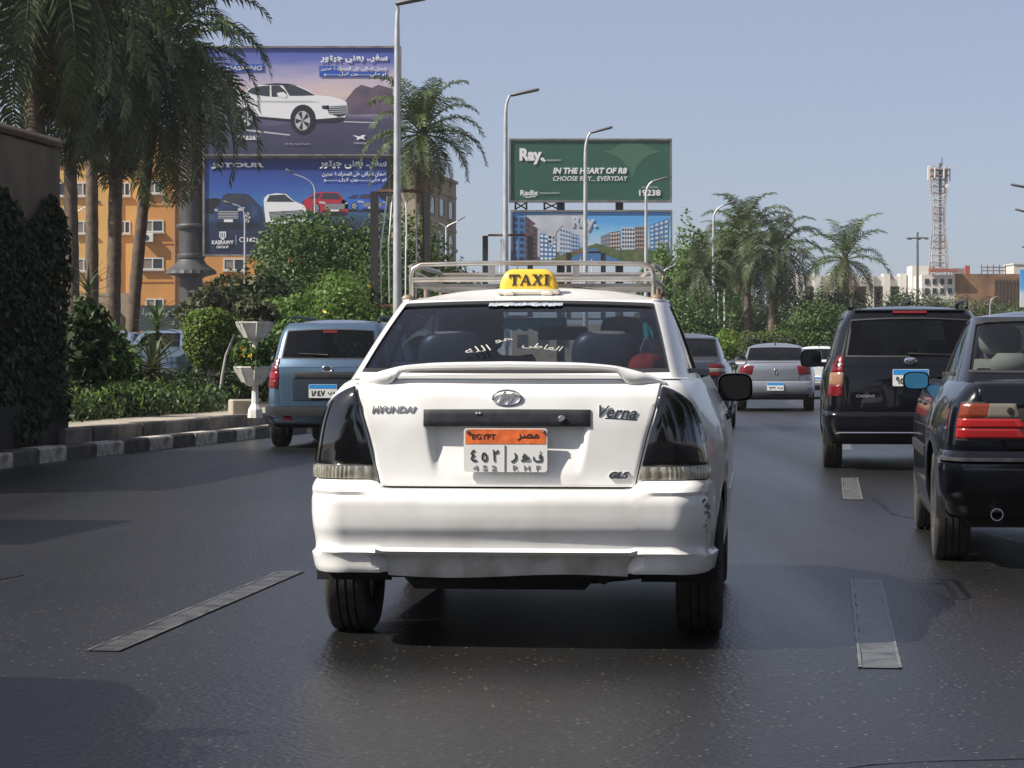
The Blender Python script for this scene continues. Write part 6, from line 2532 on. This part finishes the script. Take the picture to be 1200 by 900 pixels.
# concrete block behind the single palm
root = thing('office_building', 'brown grey concrete office building behind the single palm', 'building', (at(487, 190), 190, 0), -.14)
CON = mat('brown_concrete', (.36, .29, .21), .9, col2=(.30, .24, .18), vscale=.3, bump=.1, bscale=2)
H = zat(197, 190)
b = MB()
b.box((-3.0, 9, H / 2), (6.0, 18, H))
b.build('wall', CON, root)
b = MB()
b.box((-3.0, 9, H + .1), (6.3, 18.3, .22))
b.build('parapet', CON, root)
b = MB()
b.rbox((-1.6, 12, H + .75), (1.6, 2.2, 1.3), .05)
b.build('roof_hut', mat('pale_hut', (.5, .48, .45), .8), root)
for z, hh in ((zat(233, 190), 1.35), (zat(277, 190), 1.45), (zat(318, 190), 1.4)):
    for k in range(4):
        e = MB()
        y = 2.6 + k * 4.2
        for dy, dz, sy, sz in ((0, hh / 2, 2.4, .1), (0, -hh / 2, 2.4, .1), (-1.15, 0, .1, hh - .1), (1.15, 0, .1, hh - .1)):
            e.box((.02, y + dy, z + dz), (.12, sy, sz))
        o = e.build('window', mat('grey_frame', (.25, .25, .24), .6), root)
        p = MB()
        p.box((.0, y, z), (.05, 2.2, hh - .1))
        p.build('pane', PANE, o)
for z in (zat(258, 190), zat(215, 190)):
    b = MB()
    b.box((.03, 9, z), (.08, 17.9, .16))
    b.build('ledge', CON, root)

# long white building with fins far on the right
root = thing('long_white_building', 'long white concrete building with upright fins behind the lone palm', 'building', (at(1000, 300), 300, 0))
WC = mat('white_concrete', (.58, .56, .52), .85, col2=(.50, .48, .44), vscale=.3)
bx = root.location.x
xa, xb = at(935, 300) - bx, at(1080, 300) - bx
zr = zat(324, 300)
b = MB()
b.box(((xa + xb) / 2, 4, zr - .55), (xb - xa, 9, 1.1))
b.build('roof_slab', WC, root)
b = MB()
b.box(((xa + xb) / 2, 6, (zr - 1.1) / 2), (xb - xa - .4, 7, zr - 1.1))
b.build('recessed_wall', mat('shaded_wall', (.30, .28, .26), .9), root)  # darker than the white concrete, the shade of the recess put into the colour
for px in (938, 957, 976, 995, 1019, 1038, 1057, 1078):
    b = MB()
    b.box((at(px, 300) - bx, .3, (zr + .3) / 2), (.75, 2.2, zr + .3))
    b.build('fin', WC, root)
    if px < 1078:
        b = MB()
        b.box((at(px + 9.5, 300) - bx, 2.46, zr - 2.4), (1.1, .12, 1.3))
        b.build('window', PANE, root)
# low white and brown block with the tower on top
root = thing('brown_block_building', 'low building with brown stained facade and white end block under the lattice tower', 'building', (at(1130, 290), 290, 0))
bx = root.location.x
Yb = 290
z1 = zat(321, Yb)
b = MB()
b.box(((at(1119, Yb) + at(1204, Yb)) / 2 - bx, 5, z1 / 2), (at(1204, Yb) - at(1119, Yb), 10, z1))
b.build('brown_wall', mat('stained_brown_cladding', (.25, .135, .06), .8, col2=(.11, .06, .035), vscale=.55), root)
for k in range(9):
    b = MB()
    px = 1166 + k * 4.2
    b.box((at(px, Yb) - bx, -.06, z1 * .5 - .2), (.13, .12, z1 - .8))
    b.build('facade_fin', mat('dark_fin', (.05, .04, .035), .7), root)
b = MB()
b.box(((at(1080, Yb) + at(1119, Yb)) / 2 - bx, 4, zat(322, Yb) / 2), (at(1119, Yb) - at(1080, Yb) - .02, 8, zat(322, Yb)))
b.build('white_wall', WC, root)
for i in range(4):
    for j in range(2):
        b = MB()
        b.box((at(1086 + i * 9, Yb) - bx, -.03, zat(330 + j * 11, Yb)), (.45, .1, .6))
        b.build('window', PANE, root)
b = MB()
b.box(((at(1078, Yb) + at(1106, Yb)) / 2 - bx, 8, zat(309, Yb) / 2), (at(1104, Yb) - at(1077, Yb), 4, zat(309, Yb)))
b.build('stair_tower', WC, root)
b = MB()
b.box(((at(1088, Yb) + at(1121, Yb)) / 2 - bx, -.2, zat(317, Yb)), (at(1121, Yb) - at(1088, Yb), 1.2, .34))
b.build('red_band', mat('faded_red_steel', (.30, .10, .075), .7), root)
b = MB()
b.box((at(1137, Yb) - bx, 2, zat(316, Yb)), (.5, .5, 1.0))
b.build('red_tank', mat('red_tank', (.35, .07, .05), .6), root)
b = MB()
b.box((at(1130, Yb) - bx, 4, zat(317, Yb)), (1.6, 1.5, .7))
b.build('roof_hut', mat('grey_hut', (.22, .21, .2), .8), root)
for i in range(5):
    b = MB()
    b.box((at(1152 + i * 7, Yb) - bx, 1, zat(316, Yb)), (.1, .1, 1.1))
    b.build('railing_post', RUST, root)
for z in (zat(313, Yb), zat(317, Yb)):
    b = MB()
    b.box((at(1166, Yb) - bx, 1, z), (2.7, .07, .1))
    b.build('railing', RUST, root)
root = thing('white_roof_block', 'pale roof block at the picture edge beyond the brown facade', 'building', (at(1196, 310), 310, 0))
b = MB()
b.box((0, 3, zat(310, 310) / 2), (1.6, 6, zat(310, 310)))
b.build('wall', WC, root)
b = MB()
b.box((0, 3, zat(310, 310) + .08), (1.8, 6.2, .16))
b.build('parapet', WC, root)
root = thing('blue_sign', 'sky blue and white sign board cut by the picture edge', 'sign', (at(1203, 180), 180, 0))
b = MB()
b.box((0, 0, (zat(316, 180) + zat(360, 180)) / 2), (.9, .15, zat(316, 180) - zat(360, 180)))
b.build('board', gradient('sign_print', [(0, (.6, .6, .62)), (.35, (.55, .62, .7)), (.5, (.10, .38, .75)), (1, (.06, .28, .68))], 'Z'), root)
b = MB()
b.box((0, .2, zat(360, 180) / 2), (.2, .2, zat(330, 180)))
b.build('post', FRAME, root)

# lattice tower
YT = 292
root = thing('lattice_tower', 'red and white lattice telecom tower with panel antennas on the far roof', 'tower', (at(1105, YT), YT + 3, zat(322, YT)))
zz = lambda py: zat(py, YT) - root.location.z
TW = mat('tower_white', (.36, .35, .35), .6)
TR = mat('tower_red', (.22, .15, .14), .6)
prof = [(322, .98), (290, .82), (265, .62), (245, .60), (215, .80), (192, .80)]
hw_ = curve_interp([(zz(p), h) for p, h in prof])
zt = zz(192)
n = 16
lv = [zt * i / n for i in range(n + 1)]
for sx in (-1, 1):
    for sy in (-1, 1):
        b = MB()
        b.tube([(sx * hw_(z), sy * hw_(z), z) for z in lv], .055, 6)
        b.build('leg', TW, root, 60)
for i in range(n):
    z0, z1 = lv[i], lv[i + 1]
    a, c = hw_(z0), hw_(z1)
    m = TR if i % 4 < 2 else TW
    for k in range(4):
        q = Matrix.Rotation(math.pi / 2 * k, 3, 'Z')
        b = MB()
        b.tube([q @ Vector((-a, -a, z0)), q @ Vector((c, -c, z1))], .03, 4)
        b.tube([q @ Vector((a, -a, z0)), q @ Vector((-c, -c, z1))], .03, 4)
        b.tube([q @ Vector((-a, -a, z0)), q @ Vector((a, -a, z0))], .04, 4)
        b.build('lattice_brace', m, root)
b = MB()
b.box((.15, 0, zt * .55), (.3, .3, zt * .95))
b.build('cable_ladder', mat('grey_cable', (.20, .19, .19), .8, var=.4, vscale=2), root)
for z in (zz(197), zz(204)):
    b = MB()
    b.box((0, 0, z), (2.1, 2.1, .14))
    b.build('platform', TR, root)
for x, y, za, zb_, wd, m in ((-1.18, -.6, 193, 210, .32, PWG), (1.12, -.6, 194, 211, .14, TW), (.95, .7, 195, 214, .14, TW), (-.6, -1.1, 195, 207, .14, TW), (.4, -1.1, 196, 207, .14, PWG)):
    b = MB()
    b.rbox((x, y, (zz(za) + zz(zb_)) / 2), (wd, .16, zz(za) - zz(zb_)), .04)
    b.build('panel_antenna', mat('antenna_cream', (.62, .60, .54), .6), root)
b = MB()
b.lathe([(.05, .1), (.20, -.0), (.26, -.18), (.02, -.2)], 14, 'Y', (.75, -.95, zz(217)))
b.build('dish_antenna', mat('antenna_white', (.68, .68, .68), .5), root, 50)
b = MB()
b.tube([(.35, 0, zt), (.35, 0, zz(183))], .05, 6)
b.build('lightning_rod', FRAME, root)
# high mast light
root = thing('high_mast_light', 'high mast light with a ring of lamps before the white building', 'mast light', (at(1075, 260), 260, 0))
b = MB()
b.tube([(0, 0, 0), (0, 0, zat(272, 260))], [.2, .1], 8)
b.build('mast', LHEAD, root, 60)
b = MB()
b.lathe([(.85, -.05), (.9, 0), (.85, .05)], 16, 'Z', (0, 0, zat(279, 260)), True)
b.build('lamp_ring', LHEAD, root)
for k in range(6):
    a = k * 1.047 + .2
    b = MB()
    b.rbox((math.cos(a) * .95, math.sin(a) * .95, zat(279.5, 260)), (.34, .3, .18), .04)
    b.build('lamp', LHEAD, root)
    b = MB()
    b.tube([(0, 0, zat(279, 260)), (math.cos(a) * .86, math.sin(a) * .86, zat(279, 260))], .035, 4)
    b.build('spoke', LHEAD, root)

# yard wall, fence and signboard on the left
root = thing('yard_wall', 'tan wall with pointed arch niches behind the palm trunks', 'wall', (at(115, 96), 96, 0))
bx = root.location.x
TAN = mat('tan_wall', (.34, .27, .19), .9, col2=(.26, .20, .14), vscale=1.2)
b = MB()
b.box((0, .3, 1.75), (2.9, .4, 3.5))
b.build('wall_body', TAN, root)
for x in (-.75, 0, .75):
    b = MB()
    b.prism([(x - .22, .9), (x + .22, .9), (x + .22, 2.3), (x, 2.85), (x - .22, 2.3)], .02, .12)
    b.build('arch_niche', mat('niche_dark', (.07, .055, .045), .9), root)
b = MB()
b.box((0, .2, .95), (3.0, .8, .16))
b.build('ledge', mat('pale_ledge', (.45, .38, .28), .9), root)
root = thing('lattice_fence', 'pinkish lattice fence below the dark signboard', 'fence', (at(180, 92), 92, 0))
LAT = mat('pink_lattice', (.42, .30, .25), .8)
for i in range(23):
    b = MB()
    x = -1.3 + i * .118
    b.box((x, 0, 1.15), (.035, .035, 1.15))
    b.build('upright', LAT, root)
for i in range(6):
    b = MB()
    b.box((0, -.036, .68 + i * .19), (2.7, .035, .035))
    b.build('rail', LAT, root)
root = thing('signboard', 'dark signboard with pale Arabic lettering behind the yucca', 'sign', (at(196, 88), 88, 0))
zs0, zs1 = zat(388, 88), zat(358, 88)
b = MB()
b.box((0, 0, (zs0 + zs1) / 2), (2.5, .08, zs1 - zs0))
b.build('board', mat('dark_signboard', (.05, .065, .06), .5), root)
text('sign_lettering', 'المستشفى للرعية الرئيسية', .18, -.05, zs1 - .24, 2.0, .30, PWG, root, .01, .01, 0, True)
text('sign_lettering', 'الرعاية', .55, -.05, zs0 + .22, .8, .2, PWG, root, .01, .0, 0, True)
for x in (-1.1, 1.1):
    b = MB()
    b.box((x, .08, zs1 / 2), (.1, .08, zs1))
    b.build('sign_post', FRAME, root)
# distant skyline of low blocks closing the view
for k, (pa, pb, py, Y, m, lab) in enumerate(((530, 600, 372, 420, WC, 'far pale low block behind the taxi roof rack'), (600, 720, 380, 450, CON, 'far tan low block hidden low behind the taxi'), (1010, 1085, 340, 380, WC, 'far pale block between the white building and mast light'))):
    root = thing('far_building', lab, 'building', (at((pa + pb) / 2, Y), Y, 0))
    w_ = at(pb, Y) - at(pa, Y)
    b = MB()
    b.box((0, 5, zat(py, Y) / 2), (w_, 10, zat(py, Y)))
    b.build('wall', m, root)
    for i in range(5):
        b = MB()
        b.box((-w_ / 2 + w_ * (i + .5) / 5, -.04, zat(py, Y) * .6), (w_ * .1, .1, zat(py, Y) * .3))
        b.build('window', PANE, root)

# the taxi driver, a dark figure behind the wheel
def build_driver():
    root = thing('person', 'dark silhouette of the taxi driver seen through the tinted rear window', 'person', TAXI.location, TAXI.rotation_euler.z)
    J = [(-.30, 2.18, .62), (-.30, 2.14, .80), (-.30, 2.10, 1.0), (-.30, 2.10, 1.12), (-.30, 2.13, 1.19), (-.30, 2.14, 1.27), (-.30, 2.145, 1.335),
         (-.48, 2.11, 1.08), (-.53, 2.28, .93), (-.44, 2.48, .97), (-.12, 2.11, 1.08), (-.08, 2.28, .93), (-.20, 2.48, .97), (-.42, 2.45, .58), (-.44, 2.75, .48), (-.18, 2.45, .58), (-.16, 2.75, .48)]
    E = [(0, 1), (1, 2), (2, 3), (3, 4), (4, 5), (5, 6), (2, 7), (7, 8), (8, 9), (2, 10), (10, 11), (11, 12), (0, 13), (13, 14), (0, 15), (15, 16)]
    rad = [.15, .15, .16, .075, .06, .085, .075, .07, .05, .035, .07, .05, .035, .085, .06, .085, .06]
    me = bpy.data.meshes.new('body')
    me.from_pydata(J, E, [])
    me.materials.append(mat('driver_clothes', (.05, .05, .06), .9))
    o = link('body', me, root)
    md = o.modifiers.new('skin', 'SKIN')
    for i, r in enumerate(rad):
        me.skin_vertices[0].data[i].radius = (r, r * (.75 if i < 3 else 1))
    me.skin_vertices[0].data[0].use_root = True
    o.modifiers.new('smooth', 'SUBSURF').render_levels = 2
    dg = bpy.context.evaluated_depsgraph_get()
    m2 = bpy.data.meshes.new_from_object(o.evaluated_get(dg))
    o.modifiers.clear()
    o.data = m2
    m2.polygons.foreach_set('use_smooth', [True] * len(m2.polygons))
    h = MB()
    h.lathe([(.001, .105), (.05, .098), (.085, .06), (.094, .01), (.088, -.05), (.06, -.09)], 16, 'Z', (-.30, 2.125, 1.31))
    h.build('hair', mat('black_hair', (.012, .011, .01), .8), root, 180)


build_driver()

# seams where the road was laid in strips, and a tar-filled crack
for pts, wd in (([(-9.0, 9.2), (-6.0, 10.6), (-4.0, 11.2), (-2.9, 12.4), (-2.5, 14.0)], .022), ([(.3, 6.6), (1.0, 7.4), (2.2, 7.7), (3.4, 8.6), (5.0, 8.9)], .014), ([(3.2, 15.2), (3.0, 17.6), (2.75, 19.4), (2.9, 21.5)], .02)):
    rnd = random.Random(int(wd * 1000))
    rows = []
    P_ = [Vector((x, y, .003)) for x, y in pts]
    for i in range(len(P_) - 1):
        d = (P_[i + 1] - P_[i])
        nn = max(4, int(d.length / .12))
        pr = Vector((-d.y, d.x, 0)).normalized()
        for k in range(nn):
            c = P_[i] + d * (k / nn) + pr * rnd.uniform(-.02, .02)
            hw = wd * rnd.uniform(.3, .8)
            rows.append([c - pr * hw, c + pr * hw])
    b = MB()
    b.grid(rows)
    struct(b.build('road_crack', mat('tar_seam', (.006, .006, .0065), .3)))


# ------------------------------------------------------------------ unseen trees added beyond the frame to darken shaded sides and paint reflections
for k, (x, y, R_, z1) in enumerate(((12.0, 3, 5.4, 13.5), (13.0, 12, 5.4, 14.5), (14.0, 21, 5.4, 13.8), (16.0, 31, 5.6, 14.2), (9.5, -8, 4.0, 8.5), (-14.5, -6, 4.2, 9.0), (-4.0, -26, 5.0, 9.5), (6.0, -28, 5.0, 10.0))):
    tree('added_shade_tree', 'unseen tree added for shade ' + ('on the far verge level with the camera', 'on the far verge level with the taxi', 'on the far verge level with the navy saloon', 'on the far verge level with the black people carrier', 'on the far verge just behind the camera', 'on the kerb side behind the camera', 'at the crossing far behind, nearer the kerb', 'at the crossing far behind, nearer the far verge')[k], (x, y, .1), R_, 1.6, z1, 8000, .45, F_DARK, 120 + k, trunk_r=.22, group='trees added beyond the frame')
# a red cloth bundle on the parcel shelf of the taxi
root = thing('cloth_bundle', 'red cloth bundle lying inside the taxi behind its rear window', 'cloth', TAXI.location, TAXI.rotation_euler.z)
b = MB()
rows = []
for k in range(9):
    a = -math.pi / 2 + math.pi * k / 8
    rows.append([(.50 + .075 * math.cos(t) * math.cos(a) * (1 + .15 * math.sin(3 * t)), .98 + .07 * math.sin(t) * math.cos(a), 1.085 + .055 * math.sin(a) + .008 * math.sin(5 * t)) for t in [2 * math.pi * i / 16 for i in range(17)]])
b.grid(rows)
b.build('cloth', mat('red_cloth', (.38, .03, .02), .9), root, 180)


# ------------------------------------------------------------------ dusty air
b = MB()
b.box((0, 230, 14), (900, 560, 31.6))
hz_ = b.build('haze', None, None)
hz_['kind'] = 'stuff'
m = bpy.data.materials.new('dusty_air')
m.use_nodes = True
m.node_tree.nodes.remove(m.node_tree.nodes['Principled BSDF'])
v = m.node_tree.nodes.new('ShaderNodeVolumePrincipled')
v.inputs['Color'].default_value = (.86, .89, .95, 1)
v.inputs['Density'].default_value = .00022
v.inputs['Anisotropy'].default_value = .2
m.node_tree.links.new(v.outputs[0], m.node_tree.nodes['Material Output'].inputs['Volume'])
hz_.data.materials.append(m)
